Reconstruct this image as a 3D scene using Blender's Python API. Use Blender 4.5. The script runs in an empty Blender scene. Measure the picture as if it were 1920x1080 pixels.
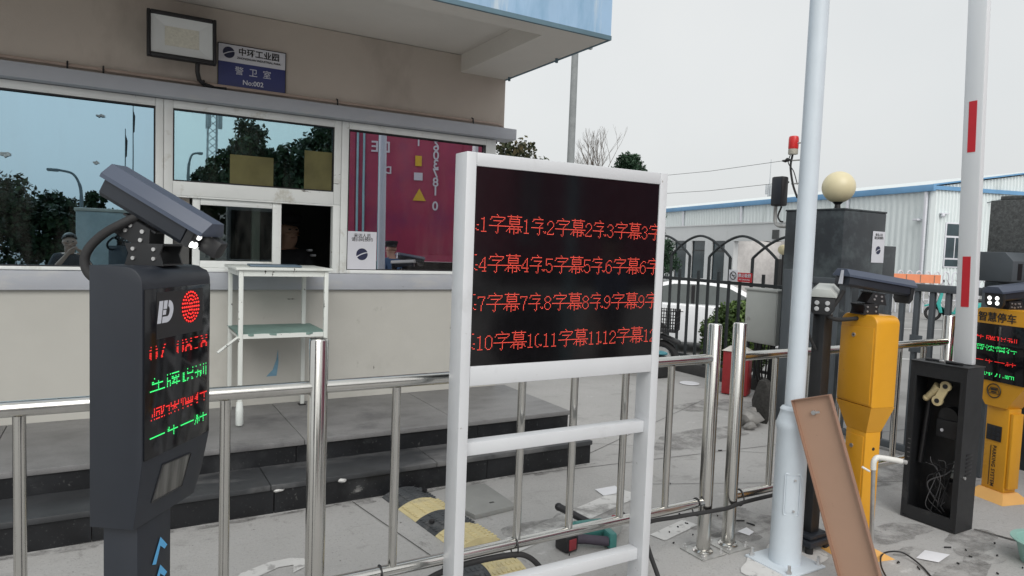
import bpy, bmesh, math, random
import numpy as np
from mathutils import Vector, Matrix, Euler
random.seed(7); RNG = np.random.default_rng(7)
S = bpy.context.scene
R = math.radians
# ------------------------------------------------------------------ camera
H = 1.6
cam = bpy.data.cameras.new("camera"); camo = bpy.data.objects.new("camera", cam)
S.collection.objects.link(camo)
p, r, y = -6.20923146e-02, 3.64104277e-02, 5.28517752e-01
fw = Vector((math.sin(y)*math.cos(p), math.cos(y)*math.cos(p), math.sin(p)))
rt = Vector((math.cos(y), -math.sin(y), 0)); up = rt.cross(fw)
rr = math.cos(r)*rt + math.sin(r)*up; uu = -math.sin(r)*rt + math.cos(r)*up
camo.matrix_world = Matrix(((rr.x, uu.x, -fw.x, 0), (rr.y, uu.y, -fw.y, 0), (rr.z, uu.z, -fw.z, H), (0, 0, 0, 1)))
cam.sensor_width = 36; cam.lens = 36*1281.93/1920; cam.clip_start = 0.02; cam.clip_end = 2000
S.camera = camo
# ------------------------------------------------------------------ world, sun, exposure
SUN_EL, SUN_AZ = 41, 200      # degrees; azimuth clockwise from +Y
W = bpy.data.worlds.new("World"); S.world = W; W.use_nodes = True
nt = W.node_tree; bg = nt.nodes["Background"]
sky = nt.nodes.new("ShaderNodeTexSky"); sky.sky_type = 'NISHITA'; sky.sun_disc = False
sky.sun_elevation = R(SUN_EL); sky.sun_rotation = R(SUN_AZ); sky.dust_density = 6; sky.air_density = 1.2
hs = nt.nodes.new("ShaderNodeHueSaturation"); hs.inputs['Saturation'].default_value = 0.25
mx = nt.nodes.new("ShaderNodeMix"); mx.data_type = 'RGBA'; mx.inputs[0].default_value = 0.75
mx.inputs[7].default_value = (7.55, 7.8, 7.85, 1)
nt.links.new(sky.outputs[0], hs.inputs['Color']); nt.links.new(hs.outputs[0], mx.inputs[6])
stc = nt.nodes.new("ShaderNodeTexCoord"); sno = nt.nodes.new("ShaderNodeTexNoise"); sno.inputs['Scale'].default_value = 1.6; sno.inputs['Detail'].default_value = 5
srm = nt.nodes.new("ShaderNodeMapRange"); srm.inputs[1].default_value = .3; srm.inputs[2].default_value = .7
smx = nt.nodes.new("ShaderNodeMix"); smx.data_type = 'RGBA'; smx.inputs[6].default_value = (7.6, 7.9, 8.0, 1); smx.inputs[7].default_value = (8.7, 8.85, 8.8, 1)
nt.links.new(stc.outputs['Generated'], sno.inputs['Vector']); nt.links.new(sno.outputs['Fac'], srm.inputs[0]); nt.links.new(srm.outputs[0], smx.inputs[0]); nt.links.new(smx.outputs[2], mx.inputs[7])
nt.links.new(mx.outputs[2], bg.inputs[0]); bg.inputs[1].default_value = 0.1
sl = bpy.data.lights.new("sun", 'SUN'); sl.energy = 1.5; sl.angle = R(48); sl.color = (1, .97, .93)
so = bpy.data.objects.new("sun", sl); S.collection.objects.link(so)
sd = Vector((math.sin(R(SUN_AZ))*math.cos(R(SUN_EL)), math.cos(R(SUN_AZ))*math.cos(R(SUN_EL)), math.sin(R(SUN_EL))))
so.rotation_euler = sd.to_track_quat('Z', 'Y').to_euler(); so.location = sd*30
S.view_settings.view_transform = 'Standard'; S.view_settings.look = 'None'; S.view_settings.gamma = 1
S.view_settings.exposure = 0.17
S.cycles.max_bounces = 8; S.cycles.transparent_max_bounces = 16
# ------------------------------------------------------------------ materials
def newmat(n):
    m = bpy.data.materials.new(n); m.use_nodes = True
    return m, m.node_tree, m.node_tree.nodes["Principled BSDF"]
def N(nt, t, **kw):
    n = nt.nodes.new(t)
    for k, v in kw.items(): setattr(n, k, v)
    return n
def noise(nt, scale, detail=4, rough=.6, stretch=None, src='Object'):
    tc = N(nt, "ShaderNodeTexCoord"); no = N(nt, "ShaderNodeTexNoise")
    no.inputs['Scale'].default_value = scale; no.inputs['Detail'].default_value = detail; no.inputs['Roughness'].default_value = rough
    if stretch:
        mp = N(nt, "ShaderNodeMapping"); mp.inputs['Scale'].default_value = stretch
        nt.links.new(tc.outputs[src], mp.inputs[0]); nt.links.new(mp.outputs[0], no.inputs['Vector'])
    else: nt.links.new(tc.outputs[src], no.inputs['Vector'])
    return no.outputs['Fac']
def ramp(nt, fac, a, b):
    m = N(nt, "ShaderNodeMapRange"); m.inputs[1].default_value = a; m.inputs[2].default_value = b
    nt.links.new(fac, m.inputs[0]); return m.outputs[0]
def mixc(nt, fac, c1, c2):
    m = N(nt, "ShaderNodeMix"); m.data_type = 'RGBA'
    for s, c in ((6, c1), (7, c2)):
        if isinstance(c, (tuple, list)): m.inputs[s].default_value = (*c[:3], 1)
        else: nt.links.new(c, m.inputs[s])
    if isinstance(fac, (int, float)): m.inputs[0].default_value = fac
    else: nt.links.new(fac, m.inputs[0])
    return m.outputs[2]
def M(n, col, rough=.5, metal=0, var=.12, scale=5, bump=0, bscale=60, dirt=None, stretch=None, coat=0, spec=.5):
    """dirt: list of (colour, noise scale, lo, hi, stretch)"""
    m, t, b = newmat(n)
    c = mixc(t, ramp(t, noise(t, scale, 5, .6, stretch), .3, .7), [x*(1-var) for x in col], [min(1, x*(1+var)) for x in col])
    for d in dirt or []:
        c = mixc(t, ramp(t, noise(t, d[1], 6, .65, d[4] if len(d) > 4 else None), d[2], d[3]), c, d[0])
    t.links.new(c, b.inputs['Base Color'])
    rn = N(t, "ShaderNodeMapRange"); rn.inputs[3].default_value = max(.02, rough*.85); rn.inputs[4].default_value = min(1, rough*1.2)
    t.links.new(noise(t, scale*2.3, 4), rn.inputs[0]); t.links.new(rn.outputs[0], b.inputs['Roughness'])
    b.inputs['Metallic'].default_value = metal; b.inputs['Coat Weight'].default_value = coat
    b.inputs['Specular IOR Level'].default_value = spec
    if bump:
        bp = N(t, "ShaderNodeBump"); bp.inputs['Strength'].default_value = bump; bp.inputs['Distance'].default_value = .01
        t.links.new(noise(t, bscale, 5), bp.inputs['Height']); t.links.new(bp.outputs[0], b.inputs['Normal'])
    return m
def E(n, col, st):
    m, t, b = newmat(n); b.inputs['Base Color'].default_value = (*[x*.3 for x in col], 1)
    b.inputs['Emission Color'].default_value = (*col, 1); b.inputs['Emission Strength'].default_value = st
    return m
def glass(n, refl, fac, trans):
    m, t, b = newmat(n); t.nodes.remove(b); out = t.nodes["Material Output"]
    g = N(t, "ShaderNodeBsdfGlossy"); g.inputs['Color'].default_value = (*refl, 1); g.inputs['Roughness'].default_value = 0.006
    tr = N(t, "ShaderNodeBsdfTransparent"); tr.inputs['Color'].default_value = (*trans, 1)
    x = N(t, "ShaderNodeMixShader"); x.inputs[0].default_value = fac
    bp = N(t, "ShaderNodeBump"); bp.inputs['Strength'].default_value = .02; bp.inputs['Distance'].default_value = .004
    t.links.new(noise(t, 2.2, 1), bp.inputs['Height']); t.links.new(bp.outputs[0], g.inputs['Normal'])
    # faint streaky film of dust
    df = N(t, "ShaderNodeBsdfDiffuse"); df.inputs['Color'].default_value = (.45, .45, .42, 1)
    x2 = N(t, "ShaderNodeMixShader")
    mr = N(t, "ShaderNodeMapRange"); mr.inputs[1].default_value = .45; mr.inputs[2].default_value = .85; mr.inputs[4].default_value = .10
    t.links.new(noise(t, 3, 6, .7, (1.6, 1, .35)), mr.inputs[0]); t.links.new(mr.outputs[0], x2.inputs[0])
    t.links.new(tr.outputs[0], x.inputs[1]); t.links.new(g.outputs[0], x.inputs[2])
    t.links.new(x.outputs[0], x2.inputs[1]); t.links.new(df.outputs[0], x2.inputs[2]); t.links.new(x2.outputs[0], out.inputs[0])
    return m
def leafmat(n, dark, light):
    m, t, b = newmat(n); g = N(t, "ShaderNodeNewGeometry")
    c = mixc(t, g.outputs['Random Per Island'], dark, light)
    c = mixc(t, ramp(t, noise(t, 1.1, 3), .35, .65), c, [x*.75 for x in dark])
    t.links.new(c, b.inputs['Base Color']); b.inputs['Roughness'].default_value = .55
    b.inputs['Specular IOR Level'].default_value = .3
    return m
def concrete():
    m, t, b = newmat("concrete paving")
    base = mixc(t, ramp(t, noise(t, .9, 8, .65), .3, .7), (.355, .352, .345), (.475, .472, .465))
    base = mixc(t, ramp(t, noise(t, 22, 6, .7), .35, .75), base, (.40, .397, .39))
    base = mixc(t, ramp(t, noise(t, 1.5, 8, .75, (1, 2.4, 1)), .57, .68), base, (.30, .296, .288))
    base = mixc(t, ramp(t, noise(t, 4.5, 8, .75, (1.8, .7, 1)), .60, .67), base, (.275, .27, .262))   # damp and oily stains
    base = mixc(t, ramp(t, noise(t, 70, 4, .7), .56, .72), base, (.25, .245, .24))
    base = mixc(t, ramp(t, noise(t, 110, 3, .7), .62, .70), base, (.56, .555, .55))
    base = mixc(t, ramp(t, noise(t, 28, 3, .6), .70, .735), base, (.17, .165, .16))                  # grit
    base = mixc(t, ramp(t, noise(t, 3.3, 7, .75), .63, .70), base, (.54, .537, .53))               # lighter repairs
    tc = N(t, "ShaderNodeTexCoord"); wn = N(t, "ShaderNodeTexNoise"); wn.inputs['Scale'].default_value = 2.5; wn.inputs['Detail'].default_value = 6
    t.links.new(tc.outputs['Object'], wn.inputs['Vector'])
    va = N(t, "ShaderNodeMix"); va.data_type = 'VECTOR'; va.inputs[0].default_value = .28
    t.links.new(tc.outputs['Object'], va.inputs[4]); t.links.new(wn.outputs['Color'], va.inputs[5])
    vo = N(t, "ShaderNodeTexVoronoi"); vo.feature = 'DISTANCE_TO_EDGE'; vo.inputs['Scale'].default_value = .6
    t.links.new(va.outputs[1], vo.inputs['Vector'])
    ck = N(t, "ShaderNodeMapRange"); ck.inputs[1].default_value = .0015; ck.inputs[2].default_value = .006; ck.inputs[3].default_value = 1; ck.inputs[4].default_value = 0
    t.links.new(vo.outputs['Distance'], ck.inputs[0])
    gate = N(t, "ShaderNodeMath"); gate.operation = 'MULTIPLY'
    t.links.new(ck.outputs[0], gate.inputs[0]); t.links.new(ramp(t, noise(t, .6, 3), .52, .60), gate.inputs[1])
    base = mixc(t, gate.outputs[0], base, (.20, .198, .195))
    t.links.new(base, b.inputs['Base Color']); b.inputs['Roughness'].default_value = .85; b.inputs['Specular IOR Level'].default_value = .25
    hm = N(t, "ShaderNodeMath"); hm.operation = 'SUBTRACT'
    t.links.new(noise(t, 45, 6, .7), hm.inputs[0]); t.links.new(gate.outputs[0], hm.inputs[1])
    bp = N(t, "ShaderNodeBump"); bp.inputs['Strength'].default_value = .5; bp.inputs['Distance'].default_value = .012
    t.links.new(hm.outputs[0], bp.inputs['Height']); t.links.new(bp.outputs[0], b.inputs['Normal'])
    return m
MT = {}
def mats():
    D = MT
    D['concrete'] = concrete()
    D['asphalt'] = M("yard paving", (.27, .27, .265), .9, var=.15, scale=.4, bump=.3, bscale=30, dirt=[((.18, .18, .175), .25, .55, .7), ((.36, .36, .35), 2.5, .6, .7)])
    D['wallbeige'] = M("beige rendered wall", (.50, .448, .395), .85, var=.07, scale=1.5, bump=.12, bscale=90, dirt=[((.30, .255, .22), .9, .55, .78, (1, 1, .5)), ((.50, .455, .41), 2, .6, .8)])
    D['wallgrey'] = M("painted grey wall", (.475, .47, .435), .8, var=.05, scale=1.2, bump=.10, bscale=80, dirt=[((.37, .36, .33), 1.3, .56, .78), ((.34, .33, .30), 5, .66, .74, (1, 1, .7)), ((.54, .535, .50), .8, .55, .8)])
    D['soffit'] = M("soffit paint", (.68, .65, .605), .9, var=.05, scale=1.2, dirt=[((.58, .54, .49), 1.1, .58, .75)], bump=.08)
    D['fascia'] = M("pale blue fascia paint", (.30, .45, .62), .6, var=.10, scale=1.5, dirt=[((.16, .32, .48), 2.5, .50, .72, (1.2, 1.2, .25)), ((.52, .60, .66), 5, .58, .72, (1.5, 1.5, .2))])
    D['dripedge'] = M("dark drip edge", (.10, .17, .21), .7)
    D['greyband'] = M("grey painted band", (.40, .42, .46), .6, var=.06, scale=2, dirt=[((.45, .46, .47), 3, .55, .7, (1, 1, 3)), ((.10, .10, .10), 9, .70, .76, (1, 1, 2.5))])
    D['upvc'] = M("white window frame", (.75, .775, .76), .4, var=.04, dirt=[((.42, .40, .32), 4, .58, .74), ((.10, .09, .075), 11, .665, .70, (.6, 1, 1.8))])
    D['gasket'] = M("black gasket", (.012, .012, .014), .6)
    D['glassL'] = glass("reflective window glass", (.44, .64, .77), .72, (.34, .37, .33))
    D['glassM'] = glass('thin tinted window glass', (.60, .88, 1.0), .52, (.72, .74, .66))
    D['glassR'] = glass("neutral window glass", (.80, .76, .82), .80, (.30, .32, .32))
    D['glassG'] = glass("grey sliding glass", (.5, .58, .6), .16, (.50, .54, .52))
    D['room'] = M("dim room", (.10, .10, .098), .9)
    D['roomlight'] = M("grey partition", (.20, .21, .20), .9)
    D['granite'] = M("grey granite tread", (.165, .165, .166), .55, var=.22, scale=3, dirt=[((.24, .24, .24), 1.1, .52, .72, (.5, 1.6, 1)), ((.09, .09, .095), 2.0, .56, .72), ((.11, .11, .115), 130, .55, .7)], bump=.05)
    D['granitelow'] = M('dark lower tread', (.042, .045, .049), .5, var=.3, scale=3, dirt=[((.20, .20, .20), 1.0, .55, .70, (.6, 1.5, 1)), ((.03, .03, .03), 3, .58, .7)], bump=.05)
    D['granitedark'] = M("black granite riser", (.014, .015, .017), .35, var=.4, spec=.35, scale=4, dirt=[((.045, .047, .05), 2.2, .56, .74), ((.34, .34, .33), 2.2, .64, .70, (1, 1, 1.4)), ((.22, .22, .21), 9, .66, .74, (1.6, 1, .4)), ((.10, .10, .10), 60, .62, .72)])
    D['steel'] = steel("brushed stainless steel", (.62, .61, .58), .17)
    D['white'] = M("white powder coat", (.60, .617, .638), .34, var=.03, scale=5, dirt=[((.47, .48, .49), 3, .60, .80), ((.30, .29, .27), 26, .70, .74)], spec=.5)
    D['polewhite'] = M("pale blue white pole paint", (.58, .645, .70), .38, var=.04, scale=6, dirt=[((.46, .50, .53), 7, .62, .76, (1, 1, .25))])
    D['armwhite'] = M("white boom paint", (.67, .695, .715), .35, var=.03, stretch=(1, 1, .2))
    D['red'] = M("red reflective sheet", (.50, .018, .028), .4, var=.08)
    D['screen'] = M("black display screen", (.006, .006, .008), .09, var=.2, scale=30, spec=.38)
    D['boardscreen'] = M("smoked acrylic screen", (.006, .0055, .0065), .09, var=.2, scale=30, spec=.52)
    D['kiosk'] = M("dark grey kiosk paint", (.017, .021, .029), .42, var=.06, scale=9, bump=.04, bscale=700, spec=.5)
    D['kiosklt'] = M("slate grey camera hood", (.062, .078, .115), .38, var=.05, scale=9)
    D['grille'] = M("smoked window", (.10, .10, .095), .25, var=.6, scale=7, stretch=(1, 6, .6))
    D['black'] = M("black plastic", (.014, .014, .016), .45, var=.2)
    D['blackmetal'] = M("satin black metal", (.016, .017, .019), .45, var=.2, scale=6, bump=.03, bscale=200, dirt=[((.05, .05, .05), 5, .6, .76)])
    D['blackfence'] = M("black iron paint", (.018, .023, .026), .5, var=.25, scale=6, dirt=[((.09, .09, .085), 12, .70, .76)])
    D['gategrey'] = M("slate steel gate paint", (.075, .088, .10), .5, var=.1, scale=5)
    D['yellow'] = M("yellow powder coat", (.66, .315, .018), .34, var=.03, scale=7, bump=.02, bscale=400, dirt=[((.55, .28, .03), 3, .6, .8), ((.40, .24, .06), 34, .69, .73), ((.70, .42, .10), 9, .68, .74, (1, 1, .3))])
    D['yellowbase'] = M("orange base plate", (.72, .40, .12), .5, var=.06)
    D['brown'] = M("tan brown door panel", (.43, .275, .195), .42, var=.03, scale=4, dirt=[((.47, .32, .25), 2, .6, .8), ((.25, .16, .12), 30, .70, .74)])
    D['brownrim'] = M("brown door rim", (.28, .165, .115), .45, var=.08)
    D['pillar'] = M("dark stone pillar", (.034, .040, .046), .42, var=.3, scale=2.2, spec=.3, dirt=[((.085, .105, .11), 2.2, .50, .68), ((.20, .21, .21), 3.5, .69, .76, (1, 1, 2.5)), ((.05, .05, .05), 90, .6, .7)])
    D['pillargrit'] = M("rough grey pillar", (.085, .09, .09), .8, var=.45, scale=55, bump=.5, bscale=70, dirt=[((.03, .03, .03), 1.6, .60, .75)])
    D['globe'] = M("cream lamp globe", (.70, .63, .41), .35, var=.04, scale=2)
    D['cabinet'] = M("pale grey cabinet", (.44, .46, .44), .5, var=.04, dirt=[((.30, .31, .29), 5, .63, .8)])
    D['redbox'] = M("red painted box", (.30, .022, .026), .45, var=.12, dirt=[((.18, .02, .02), 4, .58, .75)])
    D['boxlid'] = M("pale box lid", (.62, .60, .55), .5)
    D['corr'] = M("white corrugated sheet", (.70, .755, .76), .5, var=.03, scale=.4, dirt=[((.55, .60, .60), .6, .55, .75, (1, 1, .15))])
    D['bluetrim'] = M("blue roof trim", (.14, .31, .52), .5, var=.12, scale=.5)
    D['officewhite'] = M("white office wall", (.68, .70, .71), .7, var=.03, scale=.7, dirt=[((.55, .56, .56), 1.2, .58, .78, (1, 1, .4))])
    D['darkglass'] = M("dark window glass", (.03, .05, .06), .08, var=.4, scale=.6)
    D['porch'] = M("porch wall", (.66, .64, .63), .8)
    D['carwhite'] = M("white car paint", (.74, .76, .78), .2, var=.01, coat=.6)
    D['carglass'] = M("car glass", (.045, .06, .06), .12, var=.2, spec=.25)
    D['rubber'] = M("black rubber", (.02, .02, .021), .75, var=.2, bump=.2, bscale=60)
    D['bumpdark'] = M("dark rubber hump", (.060, .066, .072), .8, var=.25, scale=6, bump=.3, bscale=50, dirt=[((.14, .14, .14), 5, .55, .72)])
    D['bumpyellow'] = M("faded yellow rubber", (.62, .535, .30), .8, var=.10, scale=6, bump=.3, bscale=50, dirt=[((.45, .40, .26), 6, .58, .74)])
    D['slab'] = M("concrete cover slab", (.27, .275, .265), .85, var=.12, scale=3, bump=.2, bscale=60, dirt=[((.36, .36, .35), 3, .6, .72)])
    D['roadpaint'] = M("worn white road paint", (.60, .60, .59), .8, var=.06, scale=9, dirt=[((.34, .335, .33), 16, .56, .66)], bump=.2)
    D['joint'] = M("expansion joint", (.09, .088, .085), .95)
    D['teal'] = M("teal tool plastic", (.05, .20, .185), .45, var=.1)
    D['toolgrey'] = M("cast tool housing", (.42, .44, .43), .45, metal=.2, var=.15)
    D['toolhandle'] = M("grip rubber", (.055, .045, .065), .7)
    D['rawred'] = M("red plastic", (.26, .03, .04), .4)
    D['brass'] = M("brass yellow linkage", (.62, .52, .30), .42, metal=.15, var=.25, scale=12)
    D['wire'] = M("grey wire", (.095, .095, .10), .5)
    D['silver'] = M("zinc screw", (.62, .62, .62), .3, metal=.8)
    D['paper'] = M("scrap paper", (.72, .73, .76), .8, var=.04)
    D['basin'] = M("mint plastic basin", (.27, .47, .42), .45, var=.06)
    D['saddle'] = M("teal vinyl cover", (.10, .32, .38), .5)
    D['green'] = M("green shelf cloth", (.16, .25, .225), .6, var=.15, scale=8)
    D['tablewhite'] = M("chipped white steel", (.66, .69, .66), .45, var=.04, dirt=[((.50, .49, .42), 3, .6, .78), ((.05, .045, .04), 20, .635, .66, (1, 1, .6))])
    D['folder'] = M("blue folder", (.10, .15, .20), .4)
    D['foot'] = M("plastic wrapped foot", (.66, .70, .68), .3)
    D['signwhite'] = M("sign white", (.64, .65, .70), .35, var=.02)
    D['signblue'] = M("sign navy", (.030, .040, .16), .35, var=.05)
    D['ink'] = M("navy ink", (.018, .022, .06), .5)
    D['residue'] = M('grey film residue', (.27, .34, .37), .7, var=.5, scale=60)
    D['scuff'] = M('grey scuff', (.20, .195, .18), .9, var=.4, scale=40)
    D['inkblack'] = M("black ink", (.02, .02, .02), .5)
    D['textwhite'] = M("white lettering", (.62, .64, .70), .5, var=.02)
    D['chevron'] = M("blue chevron sticker", (.10, .40, .72), .45, var=.05)
    D['floodglass'] = M("floodlight lens", (.72, .75, .75), .22, var=.04, scale=3)
    D['floodled'] = M("yellow led array", (.68, .67, .58), .5, var=.12, scale=60)
    D['pipeclay'] = M("painted conduit", (.42, .33, .28), .6)
    D['ledred'] = E("red led", (1, .03, .025), 1.25)
    D['ledboard'] = E("orange red led", (1, .10, .065), 1.5)
    D['ledgreen'] = E("green led", (.05, 1, .22), 1.3)
    D['lampwhite'] = E("white led lamp", (1, 1, .96), 2.2)
    D['lampoff'] = M("unlit led lens", (.45, .46, .47), .15)
    D['galv'] = M("galvanised pipe", (.40, .40, .39), .4, metal=.5, var=.2, scale=20, dirt=[((.25, .22, .18), 15, .6, .75)])
    D['pvc'] = M("white pvc pipe", (.66, .66, .63), .4, var=.05, dirt=[((.45, .43, .40), 12, .62, .75)])
    D['bark'] = M("bark", (.09, .07, .055), .9, var=.3, bump=.5)
    D['leafdark'] = leafmat("dark broadleaf", (.012, .026, .010), (.05, .085, .03))
    D['leafbush'] = leafmat("bush leaves", (.035, .07, .02), (.18, .28, .075))
    D['leafcone'] = leafmat("conifer needles", (.012, .035, .018), (.04, .10, .045))
    D['leafbrown'] = leafmat("autumn leaves", (.03, .045, .02), (.16, .11, .05))
    D['polegrey'] = M("concrete utility pole", (.24, .255, .26), .8)
    D['lampmetal'] = M("grey lamp post", (.16, .19, .20), .5)
    D['magenta'] = M("magenta container paint", (.34, .040, .095), .45, var=.10, scale=2, dirt=[((.22, .030, .11), 1.2, .50, .72)])
    D['palebar'] = M("pale container bar", (.28, .52, .58), .5)
    D['yellowtag'] = M("yellow hazard sticker", (.66, .45, .03), .5)
    D['truckgrey'] = M("grey truck box", (.34, .38, .37), .5)
    D['truckred'] = M("red truck cab", (.40, .03, .03), .4)
    D['orange'] = M("orange barrier plastic", (.75, .26, .13), .5, var=.06)
    D['scootteal'] = M("teal scooter shell", (.05, .40, .36), .3)
    D['skin'] = M("skin", (.42, .26, .19), .5, var=.06)
    D['lips'] = M('lips', (.26, .13, .10), .6)
    D['hair'] = M("black hair", (.010, .009, .008), .5)
    D['shirtdark'] = M("dark shirt", (.03, .033, .04), .9)
    D['uniform'] = M("black uniform", (.010, .011, .014), .85)
    D['shirtblue'] = M("blue work shirt", (.06, .12, .22), .9)
    D['trousers'] = M("dark trousers", (.025, .026, .03), .9)
    D['shoes'] = M("black shoes", (.012, .012, .012), .5)
    D['beaconred'] = M("red beacon lens", (.62, .03, .03), .25)
    D['beaconbase'] = M("beige beacon base", (.42, .40, .34), .5)
    D['rock'] = M("broken concrete", (.25, .245, .235), .95, var=.3, scale=8, bump=.8, bscale=25)
    D['mesh'] = M("dark torn mesh", (.035, .034, .032), .9, var=.5, scale=30, bump=.6, bscale=60)
    D['tower'] = M("lattice steel", (.42, .44, .46), .5)
    D['yellowfilm'] = M("yellowed paper", (.125, .115, .045), .8, var=.3, scale=4)
    D['curb'] = M("dark kerb stone", (.05, .05, .05), .8, var=.3)
    D['stain'] = M("blue paint scrape", (.18, .34, .46), .8, var=.2, scale=20)
    D['damp'] = patchy("damp patch", (.20, .196, .19))
def patchy(n, col):
    """thin stain that breaks up into the paving below it"""
    m, t, b = newmat(n); b.inputs['Base Color'].default_value = (*col, 1); b.inputs['Roughness'].default_value = .75
    b.inputs['Specular IOR Level'].default_value = .25
    a = ramp(t, noise(t, 7, 7, .72), .40, .58); mu = N(t, "ShaderNodeMath"); mu.operation = 'MULTIPLY'; mu.inputs[1].default_value = .42
    t.links.new(a, mu.inputs[0]); t.links.new(mu.outputs[0], b.inputs['Alpha'])
    return m
def steel(n, col, rough):
    m, t, b = newmat(n); b.inputs['Metallic'].default_value = 1
    c = mixc(t, ramp(t, noise(t, 2.5, 6, .7, (1, 1, .3)), .45, .75), col, [x*.72 for x in col])
    c = mixc(t, ramp(t, noise(t, 24, 4, .7), .70, .76), c, (.30, .27, .23))
    t.links.new(c, b.inputs['Base Color'])
    mr = N(t, "ShaderNodeMapRange"); mr.inputs[3].default_value = rough*.6; mr.inputs[4].default_value = rough*1.6
    t.links.new(noise(t, 6, 5, .6, (1, 1, .2)), mr.inputs[0]); t.links.new(mr.outputs[0], b.inputs['Roughness'])
    bp = N(t, "ShaderNodeBump"); bp.inputs['Strength'].default_value = .03; bp.inputs['Distance'].default_value = .003
    t.links.new(noise(t, 9, 3, .5, (1, 1, .15)), bp.inputs['Height']); t.links.new(bp.outputs[0], b.inputs['Normal'])
    return m
mats()
# ------------------------------------------------------------------ mesh helpers
def V(*a): return Vector(a)
class MB:
    def __init__(s): s.bm = bmesh.new()
    def _xf(s, vs, mtx):
        if mtx is not None: bmesh.ops.transform(s.bm, matrix=mtx, verts=vs)
    def box(s, c, d, rot=None, bev=0, seg=2):
        g = bmesh.ops.create_cube(s.bm, size=1); vs = g['verts']
        bmesh.ops.scale(s.bm, vec=d, verts=vs)
        if bev:
            es = list({e for v in vs for e in v.link_edges})
            q = bmesh.ops.bevel(s.bm, geom=es, offset=min(bev, min(d)*.45), segments=seg, profile=.5, affect='EDGES')
            vs = list({v for f in q['faces'] for v in f.verts} | {v for v in vs if v.is_valid})
        mt = Matrix.Translation(c)
        if rot is not None: mt = mt @ (rot.to_4x4() if isinstance(rot, Matrix) else Euler(rot).to_matrix().to_4x4())
        s._xf(vs, mt); return s
    def bx(s, x0, x1, y0, y1, z0, z1, bev=0):
        return s.box(((x0+x1)/2, (y0+y1)/2, (z0+z1)/2), (abs(x1-x0), abs(y1-y0), abs(z1-z0)), bev=bev)
    def tube(s, pts, rad, n=10, cap=True, square=False):
        pts = [Vector(q) for q in pts]; k = len(pts); rings = []
        rads = rad if isinstance(rad, (list, tuple)) else [rad]*k
        t0 = (pts[1]-pts[0]).normalized(); ref = V(0, 0, 1) if abs(t0.z) < .9 else V(1, 0, 0)
        u = t0.cross(ref).normalized()
        for i in range(k):
            a = pts[max(0, i-1)]; b = pts[min(k-1, i+1)]; t = (b-a).normalized()
            u = (u - t*u.dot(t)).normalized(); w = t.cross(u)
            rings.append([s.bm.verts.new(pts[i]+rads[i]*(math.cos(2*math.pi*(j+.5*square)/n)*u+math.sin(2*math.pi*(j+.5*square)/n)*w)) for j in range(n)])
        for i in range(k-1):
            for j in range(n):
                s.bm.faces.new((rings[i][j], rings[i][(j+1) % n], rings[i+1][(j+1) % n], rings[i+1][j]))
        if cap: s.bm.faces.new(rings[0][::-1]); s.bm.faces.new(rings[-1])
        return s
    def bar(s, a, b, w): return s.tube([a, b], w/math.sqrt(2), 4, square=True)
    def prism(s, poly, axis, a, b, mtx=None, bev=0):
        """poly in the two other axes order: x->(y,z) y->(x,z) z->(x,y)"""
        def pt(q, t):
            return {'x': V(t, q[0], q[1]), 'y': V(q[0], t, q[1]), 'z': V(q[0], q[1], t)}[axis]
        A = [s.bm.verts.new(pt(q, a)) for q in poly]; B = [s.bm.verts.new(pt(q, b)) for q in poly]
        n = len(poly); fs = [s.bm.faces.new(A), s.bm.faces.new(B[::-1])]
        for i in range(n): fs.append(s.bm.faces.new((A[(i+1) % n], A[i], B[i], B[(i+1) % n])))
        bmesh.ops.recalc_face_normals(s.bm, faces=fs)
        vs = A+B
        if bev:
            es = list({e for f in fs[:2] for e in f.edges})
            q = bmesh.ops.bevel(s.bm, geom=es, offset=bev, segments=2, profile=.5, affect='EDGES')
            vs = list({v for f in q['faces'] for v in f.verts} | {v for v in vs if v.is_valid})
        s._xf(vs, mtx); return s
    def lathe(s, prof, c=(0, 0, 0), n=24, mtx=None):
        rings = []; vs = []
        for (rd, z) in prof:
            rg = [s.bm.verts.new((c[0]+rd*math.cos(2*math.pi*j/n), c[1]+rd*math.sin(2*math.pi*j/n), c[2]+z)) for j in range(n)]
            rings.append(rg); vs += rg
        for i in range(len(rings)-1):
            for j in range(n): s.bm.faces.new((rings[i][j], rings[i][(j+1) % n], rings[i+1][(j+1) % n], rings[i+1][j]))
        if prof[0][0] > 1e-4: s.bm.faces.new(rings[0][::-1])
        if prof[-1][0] > 1e-4: s.bm.faces.new(rings[-1])
        s._xf(vs, mtx); return s
    def ball(s, c, rad, n=16, scale=(1, 1, 1)):
        g = bmesh.ops.create_uvsphere(s.bm, u_segments=n, v_segments=max(6, n//2), radius=rad)
        bmesh.ops.scale(s.bm, vec=scale, verts=g['verts']); bmesh.ops.translate(s.bm, vec=c, verts=g['verts']); return s
    def quad(s, *ps):
        s.bm.faces.new([s.bm.verts.new(q) for q in ps]); return s
    def disc(s, c, nrm, rad, n=16, th=.002):
        nrm = Vector(nrm).normalized(); return s.tube([Vector(c), Vector(c)+nrm*th], rad, n)
    def rock(s, c, rad, seed=0):
        g = bmesh.ops.create_icosphere(s.bm, subdivisions=2, radius=1); rnd = random.Random(seed)
        ax = [(Vector((rnd.gauss(0, 1), rnd.gauss(0, 1), rnd.gauss(0, 1))).normalized(), rnd.uniform(.55, .8)) for _ in range(9)]
        for v in g['verts']:
            for (a, d) in ax:
                t = v.co.dot(a)
                if t > d: v.co -= a*(t-d)
            v.co = Vector((v.co.x*rad[0], v.co.y*rad[1], v.co.z*rad[2]))+Vector(c)
        return s
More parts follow.
